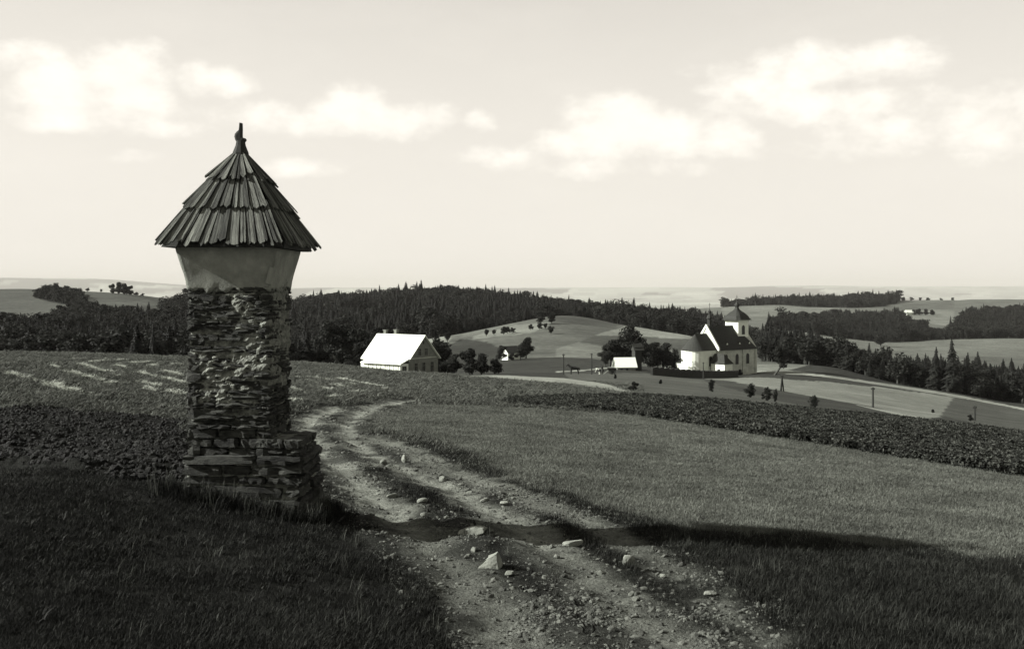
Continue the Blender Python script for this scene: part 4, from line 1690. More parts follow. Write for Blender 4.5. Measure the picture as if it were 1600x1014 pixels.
def conifer_mesh(name, seed, dense=9, width=.15):
    """spruce, height 1: whorls of drooping ragged boughs"""
    r = random.Random(seed)
    m = MB()
    lev = 20
    for i in range(lev):
        f = i / (lev - 1)
        z = .10 + .86 * f
        rad = width * (1 - f) ** .85 * r.uniform(.85, 1.12) + .012
        n = dense if f < .7 else 6
        a0 = r.uniform(0, 6.28)
        for k in range(n):
            a = a0 + k * 2 * math.pi / n + r.uniform(-.2, .2)
            L_ = rad * r.uniform(.75, 1.2)
            w = L_ * .42
            d = Vector((math.cos(a), math.sin(a), 0))
            t = Vector((-d.y, d.x, 0))
            p0 = Vector((0, 0, z + .018))
            p1 = d * L_ * .55 + Vector((0, 0, z + .004))
            p2 = d * L_ + Vector((0, 0, z - .03 - .03 * (1 - f)))
            o = len(m.v)
            m.v += [tuple(p0), tuple(p1 + t * w - Vector((0, 0, .02))), tuple(p2), tuple(p1 - t * w - Vector((0, 0, .02))), tuple(p1 + Vector((0, 0, .008)))]
            m.f += [(o, o + 1, o + 4), (o + 1, o + 2, o + 4), (o + 2, o + 3, o + 4), (o + 3, o, o + 4)]
    me = bpy.data.meshes.new(name)
    me.from_pydata(m.v, [], m.f)
    me.materials.append(M['needle'])
    me.materials.append(M['bark'])
    return me


def conifer_with_trunk(name, seed, **kw):
    me = conifer_mesh(name, seed, **kw)
    bm = bmesh.new()
    bm.from_mesh(me)
    nb = len(bm.faces)
    bmesh.ops.create_cone(bm, cap_ends=False, segments=6, radius1=.014, radius2=.003, depth=1.0, matrix=Matrix.Translation((0, 0, .46)))
    bm.faces.ensure_lookup_table()
    for f in bm.faces[nb:]:
        f.material_index = 1
    bm.to_mesh(me)
    bm.free()
    return me


def tree_with_trunk(name, seed, n, kind):
    me = crown_mesh(name, seed, n, kind)
    me.materials.append(M['leaf'])
    me.materials.append(M['bark'])
    bm = bmesh.new()
    bm.from_mesh(me)
    nb = len(bm.faces)
    bm.from_mesh(trunk_mesh(name + '_t', seed, 0, .65, .022))
    bm.faces.ensure_lookup_table()
    for i, f in enumerate(bm.faces):
        f.material_index = 1 if i >= nb else 0
    bm.to_mesh(me)
    bm.free()
    return me


SPRUCE = [conifer_with_trunk('spruce_%d' % k, 40 + k, dense=9, width=(.13, .16, .18, .145)[k]) for k in range(4)]
BROAD = [tree_with_trunk('broad_%d' % k, 60 + k, 900, 'round') for k in range(4)]
CROWN = {('round', k): crown_mesh('crown', 80 + k, 5200, 'round') for k in range(5)}
CROWN.update({('tall', k): crown_mesh('crown', 90 + k, 3000, 'tall') for k in range(3)})
CROWN.update({('bush', k): crown_mesh('crown', 95 + k, 2400, 'bush') for k in range(3)})
TRUNK = {('round', 0): trunk_mesh('trunk', 1), ('tall', 0): trunk_mesh('trunk', 2, 0, .85, .02), ('bush', 0): trunk_mesh('trunk', 3, 0, .6, .025), ('lean', 0): trunk_mesh('trunk', 4, .42, .62, .034)}


# woods: one mass each
WOOD_LABEL = {
    'left_valley': 'dense dark wood filling the valley behind the hay field',
    'left_hill_grove': 'grove of leafy trees on the slope of the far left hill',
    'shrine_back_wood': 'wooded rise directly behind the shrine',
    'central_ridge': 'dark conifer wood covering the central ridge behind the farmhouse',
    'right_of_ridge': 'wood on the low ridge behind the church and pale field',
    'skyline_wood': 'conifer wood on the skyline hill right of the church tower',
    'right_band': 'broad band of mixed wood across the right hill slopes',
    'right_conifers': 'dark spruce wood beyond the mown fields at the right edge',
}
for (nm, poly, kind, den, hh) in WOODS:
    xs = [p[0] for p in poly]
    ds = [p[1] for p in poly]
    x0, x1, y0, y1 = min(xs), max(xs), min(ds), max(ds)
    U0, U1 = (x0 - 800) / F, (x1 - 800) / F
    area = (U1 - U0) * (y1 ** 2 - y0 ** 2) / 2
    n = int(area * den / 100)
    Yp = np.sqrt(rng.uniform(y0 ** 2, y1 ** 2, n))
    pxp = rng.uniform(x0, x1, n)
    edge = 6 * vnoise(Yp / 15, pxp / 8, 55)
    ok = inpoly(pxp + edge, Yp * (1 + .02 * vnoise(pxp / 9, Yp / 30, 56)), poly)
    if nm == 'left_valley':
        ok &= ~((Yp < 260) & (pxp > 520))
    pxp, Yp = pxp[ok], Yp[ok]
    Xp = (pxp - 800) / F * Yp
    Zp = zf(Xp, Yp)
    n = len(Xp)
    hgt = rng.uniform(hh[0], hh[1], n) * rng.lognormal(0, .16, n) * (1 + .5 * fbm(Xp / 45, Yp / 45, 71, 3))
    fat = rng.uniform(.85, 1.35, n)
    conf = {'conifer': .5, 'spruce': .82, 'leaf': .0, 'mix': .25}[kind]
    patchy = np.clip(conf + 1.3 * fbm(Xp / 60, Yp / 60, 72, 2) * (0 < conf < .9), 0, 1)
    isc = rng.random(n) < patchy
    idx = np.where(isc, rng.integers(0, 4, n), rng.integers(4, 8, n))
    scl = np.stack([hgt * fat, hgt * fat, hgt * np.where(isc, 1, .85)], 1)
    scl[isc, :2] *= 1.25
    rot = zrot(n, .02)
    # prototypes sort by name: spruces first
    scatter('wood', WOOD_LABEL[nm], 'wood', np.stack([Xp, Yp, Zp - .2], 1), rot, scl, [(m_, 'needle') for m_ in SPRUCE] + [(m_, 'leaf') for m_ in BROAD], idx)
    print(nm, n)

# trees and bushes one can tell apart
tcount = [0]


def tree(px, dist, h, kind, label, cat='tree', wide=1.0, lean=False, py=None, group=None, name=None):
    if py is not None:
        p = hit(px, py, max(40, dist * .5), dist * 1.6)
        if dist and abs(p.y - dist) > dist * .5:
            p = at(px, dist)
    else:
        p = at(px, dist)
    if py is not None:
        h = h / F * p.y           # given as the height seen
    k = tcount[0]
    tcount[0] += 1
    t = thing(name or ('bush' if cat == 'bush' else 'tree'), label, cat, p, (k * 2.4) % 6.28, group)
    t.scale = (h * wide, h * wide, h)
    nk = {'round': 5, 'tall': 3, 'bush': 3}[kind]
    tr = obj('trunk', TRUNK[('lean', 0) if lean else (kind, 0)], 'bark', t)
    cr = obj('crown', CROWN[(kind, k % nk)], 'leaf', t)
    if lean:
        t.rotation_euler = (0, 0, R(8))
        cr.location = (.30, 0, .06)
    return t


# by the farmhouse
tree(532, 215, 12.5, 'round', 'huge dark tree left of the farmhouse, leftmost of the pair', wide=1.05)
tree(580, 230, 12.0, 'round', 'huge dark tree rising behind the white farmhouse roof', wide=1.0)
tree(503, 235, 11.0, 'round', 'dark tree at the left end of the trees near the farmhouse')
tree(548, 205, 5.5, 'round', 'low dark tree against the left end of the farmhouse', wide=1.1)
tree(690, 190, 7.0, 'round', 'dark tree behind the right gable slope of the farmhouse')
tree(683, 200, 8.0, 'tall', 'narrow dark tree showing above the farmhouse gable right slope')
tree(707, 185, 4.4, 'round', 'small spreading tree standing alone right of the farmhouse', wide=1.2)
tree(694, 180, 2.6, 'bush', 'low bush touching the right corner of the farmhouse', 'bush')
tree(734, 205, 5.6, 'bush', 'large dark leafy tree midway between farmhouse and horse', wide=1.0)
tree(752, 200, 4.4, 'bush', 'rounded dark tree right of the larger midway tree', wide=1.0)
tree(773, 205, 3.4, 'bush', 'low dark tree near the right end of the midway clump', wide=1.2)
# in the dip
tree(822, 330, 7.4, 'round', 'tall dark tree right of the small white cottage')
tree(783, 322, 5.5, 'round', 'dark tree behind the left end of the small white cottage')
tree(813, 318, 5.0, 'round', 'dark lower tree touching the right side of the small cottage')
tree(800, 318, 2.6, 'bush', 'bush in front of the small white cottage wall', 'bush')
for (px, d, h, lb) in ((760, 480, 5, 'leftmost small tree of the row across the middle field'), (772, 485, 4, 'second small tree of the row across the middle field'), (787, 480, 6.5, 'largest small tree in the row across the middle field'),
                       (793, 485, 5.5, 'small tree just right of the largest in the middle row'), (801, 484, 4.5, 'fifth small tree of the row across the middle field'), (699, 470, 7, 'single tree on the border of the pale field right of the farmhouse'),
                       (845, 540, 12, 'big round tree alone high on the middle hill'), (862, 545, 9, 'tree at the bend of the hedge high on the middle hill'), (829, 500, 5, 'left tree of the hedge below the lone hill tree'),
                       (843, 500, 5.5, 'middle tree of the hedge below the lone hill tree'), (852, 502, 4.5, 'right tree of the hedge below the lone hill tree'), (861, 470, 6, 'small tree on the field border below the hill hedge')):
    tree(px, d, h * .66, 'round', lb, wide=1.25, group='small trees on the middle hill fields')
# round the belfry
tree(982, 290, 12.8, 'tall', 'tallest dark tree behind the barn and belfry', wide=1.35)
tree(953, 285, 8.2, 'round', 'leftmost dark tree behind the barn')
tree(968, 288, 8.5, 'round', 'dark tree between the leftmost and tallest trees behind the barn')
tree(946, 278, 4.6, 'round', 'low bushy tree left of the barn, nearest the thin pole', wide=1.2)
tree(998, 292, 10.5, 'round', 'dark tree directly behind the belfry cap', wide=.9)
tree(1020, 285, 9.0, 'round', 'broad dark tree right of the belfry', wide=1.05)
tree(1037, 288, 9.0, 'round', 'rightmost broad dark tree between belfry and graves', wide=1.0)
tree(1054, 295, 7.0, 'tall', 'thin sparse tree just left of the church apse', wide=1.0)
tree(1209, 292, 7.6, 'round', 'leaning leafy tree alone on the road right of the church', wide=1.25, lean=True)
tree(1138, 296, 2.6, 'bush', 'dark bush against the church nave wall', 'bush')
tree(1156, 300, 2.2, 'bush', 'small dark bush at the right end of the nave wall', 'bush')
# bushes on the slope before the church
tree(991, 90, 15, 'bush', 'low round bush at the end of the pale earth road', 'bush', py=611, wide=1.3)
tree(962, 150, 8, 'bush', 'small bush in the grass just below the barn', 'bush', py=592)
tree(1032.5, 130, 8, 'bush', 'tiny bush in the open slope below the churchyard wall', 'bush', py=600)
tree(1112.5, 120, 20, 'tall', 'slim young tree, first from the left on the slope below the church', py=612, wide=.95)
tree(1172.5, 120, 23, 'tall', 'young leafy tree left of the close pair below the church', py=621, wide=1.25)
tree(1199, 115, 22, 'tall', 'left one of the close pair of young trees', py=626, wide=1.2)
tree(1192, 115, 9, 'bush', 'little bush at the foot of the close pair of young trees', 'bush', py=624)
tree(1211.5, 112, 21, 'tall', 'right one of the close pair of young trees', py=628, wide=.75)
tree(1272, 100, 21, 'tall', 'rightmost young tree before the dark field strip', py=638, wide=1.35)
tree(1516, 170, 11, 'bush', 'small dark bush at the far right beside the pale path', 'bush', py=658)
tree(1457, 200, 6, 'bush', 'flat dark bush on the border of the mown field', 'bush', py=645, wide=1.5)
tree(1413, 300, 7, 'bush', 'bush at the corner of the dark lens shaped field', 'bush', py=598)
# left hill
grove = [(176, 1000, 10), (185, 1000, 12.5), (194, 1000, 12.5), (203, 1005, 10)]
for i, (px, d, h) in enumerate(grove):
    tree(px, d, h, 'bush', ['left', 'second', 'third', 'right'][i] + ' tree of the round clump on the far left hill crest', wide=1.0, group='round clump on the left hill')
tree(88, 1030, 9, 'round', 'tree standing highest on the far left skyline')
tree(104, 1020, 6, 'round', 'smaller tree right of the highest left skyline tree', wide=1.3)
tree(137, 1040, 4.0, 'round', 'low tree on the left skyline between grove and round clump', wide=1.6)
tree(158, 1040, 3.6, 'round', 'lone small tree left of the round clump', wide=1.1)
tree(213, 1040, 3.5, 'bush', 'low hedge bush right of the round clump', 'bush', wide=1.8)
tree(223, 1045, 3.0, 'bush', 'rightmost hedge bush beyond the round clump', 'bush', wide=1.8)
tree(128, 720, 4.0, 'round', 'small tree on the field edge below the left grove')
# right hill crest
for i, (px, d, h) in enumerate([(1412, 2150, 9), (1424, 2150, 8), (1438, 2150, 7), (1450, 2150, 7.5), (1470, 2150, 6), (1488, 2180, 7)]):
    tree(px, d, h, 'bush', ['first', 'second', 'third', 'fourth', 'fifth', 'sixth'][i] + ' tree from the left along the far right hill crest', wide=1.5, group='trees along the far right crest')
for i, (px, d, h) in enumerate([(1428, 1560, 9), (1436, 1555, 10), (1446, 1555, 10), (1456, 1560, 9)]):
    tree(px, d, h, 'bush', ['first', 'second', 'third', 'fourth'][i] + ' tree right of the tiny white farm on the right hill', wide=1.3, group='trees beside the tiny white farm')
tree(1376, 905, 10, 'round', 'dark clump of leaves alone on the pale far field at right', wide=1.6)
tree(1243, 800, 12, 'round', 'tall tree among fields left of the far dark roofed farm')
tree(1277, 760, 13, 'round', 'tall tree on the pale road right of the far farm')

# ------------------------------------------------------------------ grass, crops, stones
def blades(n, h, w, spread, seed, lean=.5):
    r = np.random.default_rng(seed)
    V, Fq = [], []
    for i in range(n):
        a = r.uniform(0, 6.28)
        q = spread * math.sqrt(r.random())
        b = Vector((q * math.cos(a), q * math.sin(a), -.004))
        hh = h * r.uniform(.5, 1.15)
        d = r.uniform(0, 6.28)
        ln = lean * r.uniform(.2, 1.0) * hh
        t = Vector((math.cos(d + 1.57), math.sin(d + 1.57), 0)) * w * r.uniform(.7, 1.3) / 2
        m1 = b + Vector((math.cos(d) * ln * .35, math.sin(d) * ln * .35, hh * .6))
        tip = b + Vector((math.cos(d) * ln, math.sin(d) * ln, hh))
        o = len(V)
        V += [b - t, b + t, m1 + t * .8, m1 - t * .8, tip]
        Fq += [(o, o + 1, o + 2, o + 3), (o + 3, o + 2, o + 4)]
    me = bpy.data.meshes.new('tuft')
    me.from_pydata([tuple(v) for v in V], [], Fq)
    return me


def sample(n, y0, y1, umax=.56, power=1.0):
    """points on the ground, thinning with distance as the view widens"""
    f = rng.random(n)
    if power == 1.0:
        Y = y0 * (y1 / y0) ** f
    else:
        Y = (y0 ** power + f * (y1 ** power - y0 ** power)) ** (1 / power)
    X = rng.uniform(-umax, umax, n) * (Y + 1.5)
    return X, Y


def near_fields(X, Y):
    det = detail(X, Y)
    tone, reg, px, py = classify(X, Y, det)
    return det, tone, reg, px, py


def near_ground():
    # ---- rough grass of the banks and verges
    X, Y = sample(380000, 3.6, 34, power=.25)
    det, tone, reg, px, py = near_fields(X, Y)
    dmin = np.minimum(np.minimum(det[1], det[2]), det[3])
    Z = base_z(X, Y) + det[0]
    inside = (np.abs(X - SHR_X - .1) < .55) & (np.abs(Y - SHR_Y) < .40)
    ok = (reg != 3) & (reg != 4) & (reg != 2) & ~inside
    onroad = (tone > .085) | (np.minimum(det[1], det[2]) < .3) | ((det[1] + det[2] < 1.5) & (Y < 10.8))
    rut_ = np.minimum(det[1], det[2])
    tuft = .03 + (.12 + .5 * smooth(9.5, 12, Y)) * smooth(-.1, .25, fbm(X * 1.25, Y * 1.25, 18, 3)) * smooth(.13, .36, rut_)
    ok &= ~onroad | (rng.random(len(X)) < tuft)
    ok &= (rng.random(len(X)) < np.clip(.45 + 1.4 * fbm(X * .9, Y * .9, 15, 3), .12, 1))
    k = ok
    n = k.sum()
    s_ = uscale(.4, .95, n)
    s_ *= (1 + .5 * np.clip(fbm(X[k] * .8, Y[k] * .8, 16, 2), -.4, .6))[:, None]
    s_ *= np.clip(dmin[k] / .7, .45, 1)[:, None]
    s_[:, :2] *= (1 + Y[k] / 22)[:, None]
    scatter('rough_grass', 'dark rough grass on the banks beside the track', 'grass', np.stack([X[k], Y[k], Z[k]], 1), zrot(n, .08), s_,
            [(blades(30, .036, .0026, .09, 1, .9), 'grass'), (blades(30, .03, .0026, .09, 2, 1.2), 'grass'), (blades(26, .048, .0024, .08, 3, .8), 'grass'), (blades(20, .04, .0024, .08, 4, 1.0), 'half_dry_grass')], rng.integers(0, 4, n))
    # ---- taller verge and tufts round the shrine foot
    pts = []
    for i in range(520):
        a = rng.random()
        side = rng.random()
        if side < .6:
            x, y = SHR_X + rng.uniform(-.62, .85), SHR_Y - .42 - abs(rng.normal(0, .13))
        else:
            x, y = SHR_X + .72 + abs(rng.normal(0, .10)), SHR_Y + rng.uniform(-.5, .45)
        pts.append((x, y))
    X2, Y2 = sample(9000, 5.0, 26, power=.6)
    d2, t2, r2, px2, py2 = near_fields(X2, Y2)
    dm = np.minimum(np.minimum(d2[1], d2[2]), d2[3])
    rim = (dm > .42) & (dm < .95) & (t2 < .09) & (rng.random(len(X2)) < .5)
    P = np.concatenate([np.array(pts), np.stack([X2[rim], Y2[rim]], 1)])
    n = len(P)
    Zp = zf(P[:, 0], P[:, 1])
    s_ = uscale(.5, 1.1, n)
    s_[520:] *= .65
    scatter('tall_grass', 'long dry grass tufts at the shrine foot and track edge', 'grass', np.column_stack([P, Zp]), zrot(n, .1), s_,
            [(blades(16, .17, .004, .05, 5, .9), 'grass'), (blades(7, .24, .003, .05, 6, .7), 'dry_grass'), (blades(18, .13, .005, .07, 7, 1.1), 'grass')], rng.choice([0, 0, 2, 2, 1], n))
    X, Y = sample(16000, 3.8, 24, power=.3)
    det, tone, reg, px, py = near_fields(X, Y)
    Z = base_z(X, Y) + det[0]
    patch = fbm(X * .7, Y * .7, 19, 3)
    k = (reg != 3) & (reg != 4) & (np.minimum(np.minimum(det[1], det[2]), det[3]) > .3) & (rng.random(len(X)) < np.clip(.25 + 1.6 * patch, .05, .9)) & (rng.random(len(X)) < np.where(reg == 2, .12, .7))
    k &= ~((np.abs(X - SHR_X - .1) < .6) & (np.abs(Y - SHR_Y) < .45))
    n = k.sum()
    scatter('weeds', 'scattered weeds and dry stems standing in the rough grass', 'weeds', np.stack([X[k], Y[k], Z[k]], 1), zrot(n, .15), uscale(.4, 1.1, n),
            [(blades(5, .13, .0022, .06, 41, .9), 'dry_grass'), (blades(9, .05, .012, .05, 42, 1.5), 'half_dry_grass'), (blades(7, .10, .003, .05, 43, 1.1), 'half_dry_grass'), (blades(10, .045, .014, .06, 44, 1.6), 'grass')], rng.choice([0, 1, 1, 2, 2, 3, 3, 3], n))
    # ---- short grass of the mown meadow
    X, Y = sample(260000, 6.0, 60, power=.4)
    det, tone, reg, px, py = near_fields(X, Y)
    reg = near_fields(X + rng.normal(0, .25, len(X)), Y + rng.normal(0, .3, len(X)))[2]
    Z = base_z(X, Y) + det[0]
    k = (reg == 2) & (np.minimum(np.minimum(det[1], det[2]), det[3]) > .35)
    n = k.sum()
    s_ = uscale(.6, 1.25, n)
    s_[:, :2] *= (1 + Y[k] / 16)[:, None]
    scatter('meadow_grass', 'short pale mown grass of the meadow right of the track', 'grass', np.stack([X[k], Y[k], Z[k]], 1), zrot(n, .1), s_,
            [(blades(24, .03, .0026, .085, 11, .9), 'meadow'), (blades(24, .024, .0026, .09, 12, 1.2), 'meadow'), (blades(20, .038, .0024, .08, 13, .7), 'meadow')], rng.integers(0, 3, n))
    # dark verge between meadow and track on the right
    X, Y = sample(90000, 4.5, 22, power=.4)
    det, tone, reg, px, py = near_fields(X, Y)
    Z = base_z(X, Y) + det[0]
    k = (px > 640) & (reg != 2) & (tone < .09) & (Y < 22) & (det[3] > .3) & (np.minimum(det[1], det[2]) > .40) & ((det[1] + det[2] > 1.5) | (Y > 11)) | ((reg == 2) & (tone < .06))
    n = k.sum()
    s_ = uscale(.6, 1.2, n)
    s_[:, :2] *= (1 + Y[k] / 22)[:, None]
    scatter('verge_grass', 'dark uncut grass strip between the track and meadow', 'grass', np.stack([X[k], Y[k], Z[k]], 1), zrot(n, .1), s_,
            [(blades(22, .055, .0028, .09, 21, .8), 'grass'), (blades(22, .042, .0028, .09, 22, 1.0), 'half_dry_grass'), (blades(10, .09, .0025, .06, 23, .6), 'half_dry_grass')], rng.choice([0, 1, 0, 1, 2], n))
    # ---- grass of the green strip and the hay field beyond
    X, Y = sample(70000, 15, 90, power=.5)
    det, tone, reg, px, py = near_fields(X, Y)
    Z = base_z(X, Y) + det[0]
    k = (reg != 2) & (reg != 3) & (reg != 4) & (reg != 8) & (reg != 1) & (px < 1000)
    n = k.sum()
    s_ = uscale(.7, 1.3, n)
    s_[:, :2] *= (1 + Y[k] / 14)[:, None]
    scatter('stubble_grass', 'short grass stubble of the hay field behind the shrine', 'grass', np.stack([X[k], Y[k], Z[k]], 1), zrot(n, .1), s_,
            [(blades(12, .075, .008, .07, 31, .9), 'hayfield'), (blades(12, .06, .008, .08, 32, 1.2), 'hayfield')], rng.integers(0, 2, n))
    # ---- clods
    X, Y = sample(60000, 8, 24, power=.6)
    det, tone, reg, px, py = near_fields(X, Y)
    Z = base_z(X, Y) + det[0]
    k = reg == 3
    n = k.sum()
    s_ = np.minimum(rng.lognormal(math.log(.024), .45, (n, 1)), .045) * rng.uniform(.7, 1.3, (n, 3))
    scatter('earth_clods', 'dark clods of the ploughed field left of the shrine', 'soil', np.stack([X[k], Y[k], Z[k]], 1), rng.uniform(0, 6.28, (n, 3)), s_,
            [(rock_mesh(200 + q, 1), 'clod') for q in range(4)], rng.integers(0, 4, n))
    # ---- gravel of the track
    X, Y = sample(260000, 4.4, 32, power=.3, umax=.36)
    det, tone, reg, px, py = near_fields(X, Y)
    Z = base_z(X, Y) + det[0]
    rut = np.minimum(det[1], det[2])
    k = (reg == 1) & (rng.random(len(X)) < np.clip(.35 + 1.5 * fbm(X * 1.7, Y * 1.7, 25, 3) - .9 * np.exp(-(rut / .16) ** 2) - .1 * (det[1] + det[2] > 1.6), .16, 1))
    n = k.sum()
    s_ = np.minimum(rng.lognormal(math.log(.0065), .7, (n, 1)), .03) * rng.uniform(.7, 1.3, (n, 3))
    s_ *= (1 + Y[k] / 30)[:, None]
    s_[:, 2] *= .6
    scatter('track_gravel', 'loose gravel and small stones strewn along the cart track', 'gravel', np.stack([X[k], Y[k], Z[k]], 1), zrot(n, .3), s_,
            [(rock_mesh(210 + q, 1), 'gravel') for q in range(5)], rng.integers(0, 5, n))
    # ---- potato plants in rows
    pts = []
    Yc = rng.uniform(20, 62, 60000)
    Xc = rng.uniform(-.16, .75, 60000) * Yc
    row = np.round((Yc * .93 + Xc * .37) / .62) * .62
    Yc = (row - Xc * .37) / .93 + rng.normal(0, .05, len(Xc))
    det, tone, reg, px, py = near_fields(Xc, Yc)
    k = (reg == 4) & (rng.random(len(Xc)) < .8)
    n = k.sum()
    Z = base_z(Xc, Yc) + det[0]
    print('potato', n)
    scatter('potato_plants', 'dark leafy potato plants in rows beyond the meadow', 'crop', np.stack([Xc[k], Yc[k], Z[k]], 1), zrot(n, .1), uscale(.15, .28, n) * (.55 + .45 * smooth(720, 1000, px[k]))[:, None],
            [(plant_mesh(300 + q), 'potato') for q in range(4)], rng.integers(0, 4, n))
    # ---- cut hay in curved rows
    lines = [[(84, 563), (125, 562), (165, 561)], [(73, 570), (102, 579), (123, 587), (173, 600)], [(126, 568), (169, 564), (204, 563)], [(123, 570), (143, 576), (171, 584)],
             [(180, 570), (208, 568), (238, 566)], [(180, 572), (210, 581), (236, 588), (286, 600)], [(182, 588), (204, 595), (256, 606)], [(230, 574), (247, 570), (286, 570)], [(256, 581), (288, 589)],
             [(227, 608), (238, 613), (292, 618)], [(448, 590), (490, 591), (526, 597), (552, 602)], [(478, 596), (510, 601), (548, 608)], [(526, 592), (560, 599), (600, 605)], [(448, 605), (464, 612)],
             [(505, 608), (522, 611)], [(544, 613), (588, 612)], [(600, 608), (610, 609)], [(445, 629), (480, 623), (532, 620)], [(-20, 575), (30, 590), (90, 604)], [(60, 600), (110, 612), (150, 618)]]
    P = []
    for ln in lines:
        w = [hit(x, y, 12, 120) for x, y in ln]
        for a, b in zip(w[:-1], w[1:]):
            d = (b - a).length
            for q in range(int(d * 18)):
                f = rng.random()
                c = a.lerp(b, f)
                dens = .55 + .9 * math.sin(c.x * 1.7 + c.y * .6) * math.sin(c.y * .8)
                if rng.random() < dens:
                    P.append((c.x + rng.normal(0, .04), c.y + rng.normal(0, .07)))
    P = np.array(P)
    n = len(P)
    Zp = zf(P[:, 0], P[:, 1])
    scatter('cut_hay', 'pale swaths of cut hay lying in curved rows', 'hay', np.column_stack([P, Zp + .02]), zrot(n, .15), uscale(.35, .75, n),
            [(straw_mesh(400 + q), 'straw') for q in range(3)], rng.integers(0, 3, n))


def rock_mesh(seed, sub=2, sharp=.35):
    r = random.Random(seed)
    bm = bmesh.new()
    bmesh.ops.create_icosphere(bm, subdivisions=sub, radius=1.0)
    planes = [(Vector((r.gauss(0, 1), r.gauss(0, 1), r.gauss(0, 1))).normalized(), r.uniform(.45, .8)) for _ in range(7)]
    for v in bm.verts:
        p = v.co.copy()
        for n_, d in planes:
            e = p.dot(n_) - d
            if e > 0:
                p -= n_ * e * .92
        v.co = p * (1 + r.uniform(-.06, .06))
    me = bpy.data.meshes.new('rock')
    bm.to_mesh(me)
    bm.free()
    return me


def plant_mesh(seed):
    V, Fq = leaf_cloud([(0, 0, .45, .62, .62, .42), (.3, .2, .6, .4, .4, .35), (-.3, .1, .55, .4, .4, .35), (0, -.35, .5, .4, .4, .3)], 110, .13, seed)
    return np_mesh('plant', V, Fq, False)


def straw_mesh(seed):
    r = np.random.default_rng(seed)
    V, Fq = [], []
    for i in range(40):
        c = Vector((r.normal(0, .10), r.normal(0, .10), abs(r.normal(0, .035))))
        a = r.uniform(0, 6.28)
        d = Vector((math.cos(a), math.sin(a), r.normal(0, .3))).normalized() * r.uniform(.07, .16)
        w = Vector((-d.y, d.x, 0)).normalized() * .007
        up = Vector((0, 0, .012))
        o = len(V)
        V += [c - d - w, c - d + w, c + d + w + up, c + d - w + up]
        Fq.append((o, o + 1, o + 2, o + 3))
    me = bpy.data.meshes.new('straw')
    me.from_pydata([tuple(v) for v in V], [], Fq)
    return me


M['hayfield'] = mat_leaf('hay_stubble', .062, .5, .15)
near_ground()

# single stones one can point at
def rock(px, py, size, seed, label, rot=0.0, sink=.3):
    p = hit(px, py, 4, 60)
    w = size[0]
    me = rock_mesh(seed, 3)
    o = obj('rock', me, 'rock')
    o.location = (p.x, p.y, p.z + size[2] * (1 - sink))
    o.scale = size
    o.rotation_euler = (R(6), R(-8), rot)
    tag(o, label, 'rock', 'loose rocks on the cart track')
    return o


def wedge_rock():
    p = hit(768, 884, 4, 30)
    m = MB()
    m.add([(-.115, -.03, -.03), (.06, -.06, -.04), (.10, .05, -.03), (-.06, .07, -.03), (-.05, -.02, .03), (.045, -.035, .085), (.055, .01, .10), (-.02, .03, .06)],
          [(0, 1, 5, 4), (1, 2, 6, 5), (2, 3, 7, 6), (3, 0, 4, 7), (4, 5, 6, 7), (0, 3, 2, 1)])
    me = m.mesh('rock')
    bm = bmesh.new()
    bm.from_mesh(me)
    bmesh.ops.bevel(bm, geom=bm.edges[:], offset=.006, segments=2, affect='EDGES')
    bmesh.ops.subdivide_edges(bm, edges=bm.edges[:], cuts=1, use_grid_fill=True)
    rr_ = random.Random(3)
    for v in bm.verts:
        v.co += Vector((rr_.gauss(0, .0025), rr_.gauss(0, .0025), rr_.gauss(0, .0025)))
    bm.to_mesh(me)
    bm.free()
    o = obj('rock', me, 'rock')
    o.location = p + Vector((0, 0, .02))
    tag(o, 'pale wedge shaped rock lying between the ruts in the foreground', 'rock', 'loose rocks on the cart track')


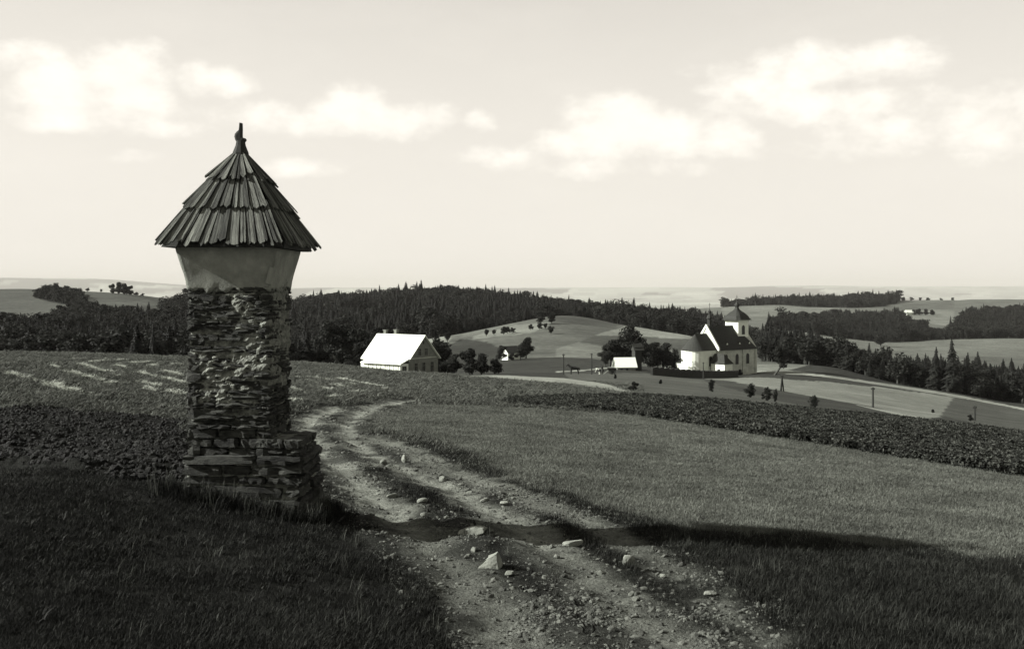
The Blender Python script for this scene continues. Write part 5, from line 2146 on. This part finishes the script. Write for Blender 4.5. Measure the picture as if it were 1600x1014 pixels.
wedge_rock()
rock(982, 885, (.055, .045, .06), 1, 'pale upright rock in the right rut, casting a long dark shadow', .4, .1)
rock(740, 835, (.17, .10, .06), 2, 'broad pale mound of rock just below the shrine shadow', .2, .75)
rock(613, 777, (.07, .045, .03), 3, 'flat dark slab in the left rut above the shadow', .3)
rock(660, 785, (.06, .05, .03), 4, 'flat stone between the ruts above the shadow')
rock(692, 752, (.07, .06, .05), 5, 'pale stone on the right rut edge, largest of the upper stones')
rock(600, 726, (.06, .05, .05), 6, 'dark stone beside the right rut near the shrine bench')
rock(632, 722, (.05, .05, .07), 7, 'upright stone on the grassy rim of the upper track')
rock(788, 788, (.05, .05, .03), 8, 'small dark stone right of the right rut above the shadow')
rock(757, 783, (.06, .04, .025), 9, 'pale flat stone on the right rut above the shadow')
rock(662, 808, (.04, .03, .03), 10, 'small dark stone just above the shadow in the left rut')
rock(740, 862, (.035, .03, .03), 11, 'rounded stone left of and above the wedge shaped rock')
rock(700, 876, (.025, .02, .02), 12, 'tiny dark stone in the left rut below the shadow')
rock(795, 898, (.05, .035, .02), 13, 'dull flat stone below the wedge shaped rock')
rock(870, 872, (.03, .03, .025), 14, 'small stone on the inner edge of the right rut below the shadow')
rock(940, 898, (.04, .03, .025), 15, 'dark stone in the right rut below the upright rock')
rock(993, 938, (.03, .025, .02), 16, 'dark pebble in the right rut at the bottom of the picture')
rock(1035, 902, (.04, .03, .02), 17, 'pale flat stone on the grassy right shoulder')
rock(895, 852, (.10, .05, .035), 18, 'low pale stone heap on the right rut edge touching the shadow')
rock(1110, 930, (.05, .04, .025), 19, 'grey stone in the grass at the bottom right of the track')

# ------------------------------------------------------------------ haze over the land
def build_haze():
    m = MB()
    m.box((0, 26000, 115), (100000, 75000, 690))
    o = m.build('haze', None)
    mt = bpy.data.materials.new('haze_air')
    mt.use_nodes = True
    N, L = mt.node_tree.nodes, mt.node_tree.links
    N.remove(N['Principled BSDF'])
    v = N.new('ShaderNodeVolumePrincipled')
    v.inputs['Color'].default_value = (.52, .51, .475, 1)
    v.inputs['Density'].default_value = HAZE
    v.inputs['Anisotropy'].default_value = 0.0
    L.new(v.outputs[0], N['Material Output'].inputs['Volume'])
    o.data.materials.append(mt)
    o['kind'] = 'stuff'
    tag(o, 'pale haze fading the far plain', 'haze')


HAZE = 3.0e-5
build_haze()
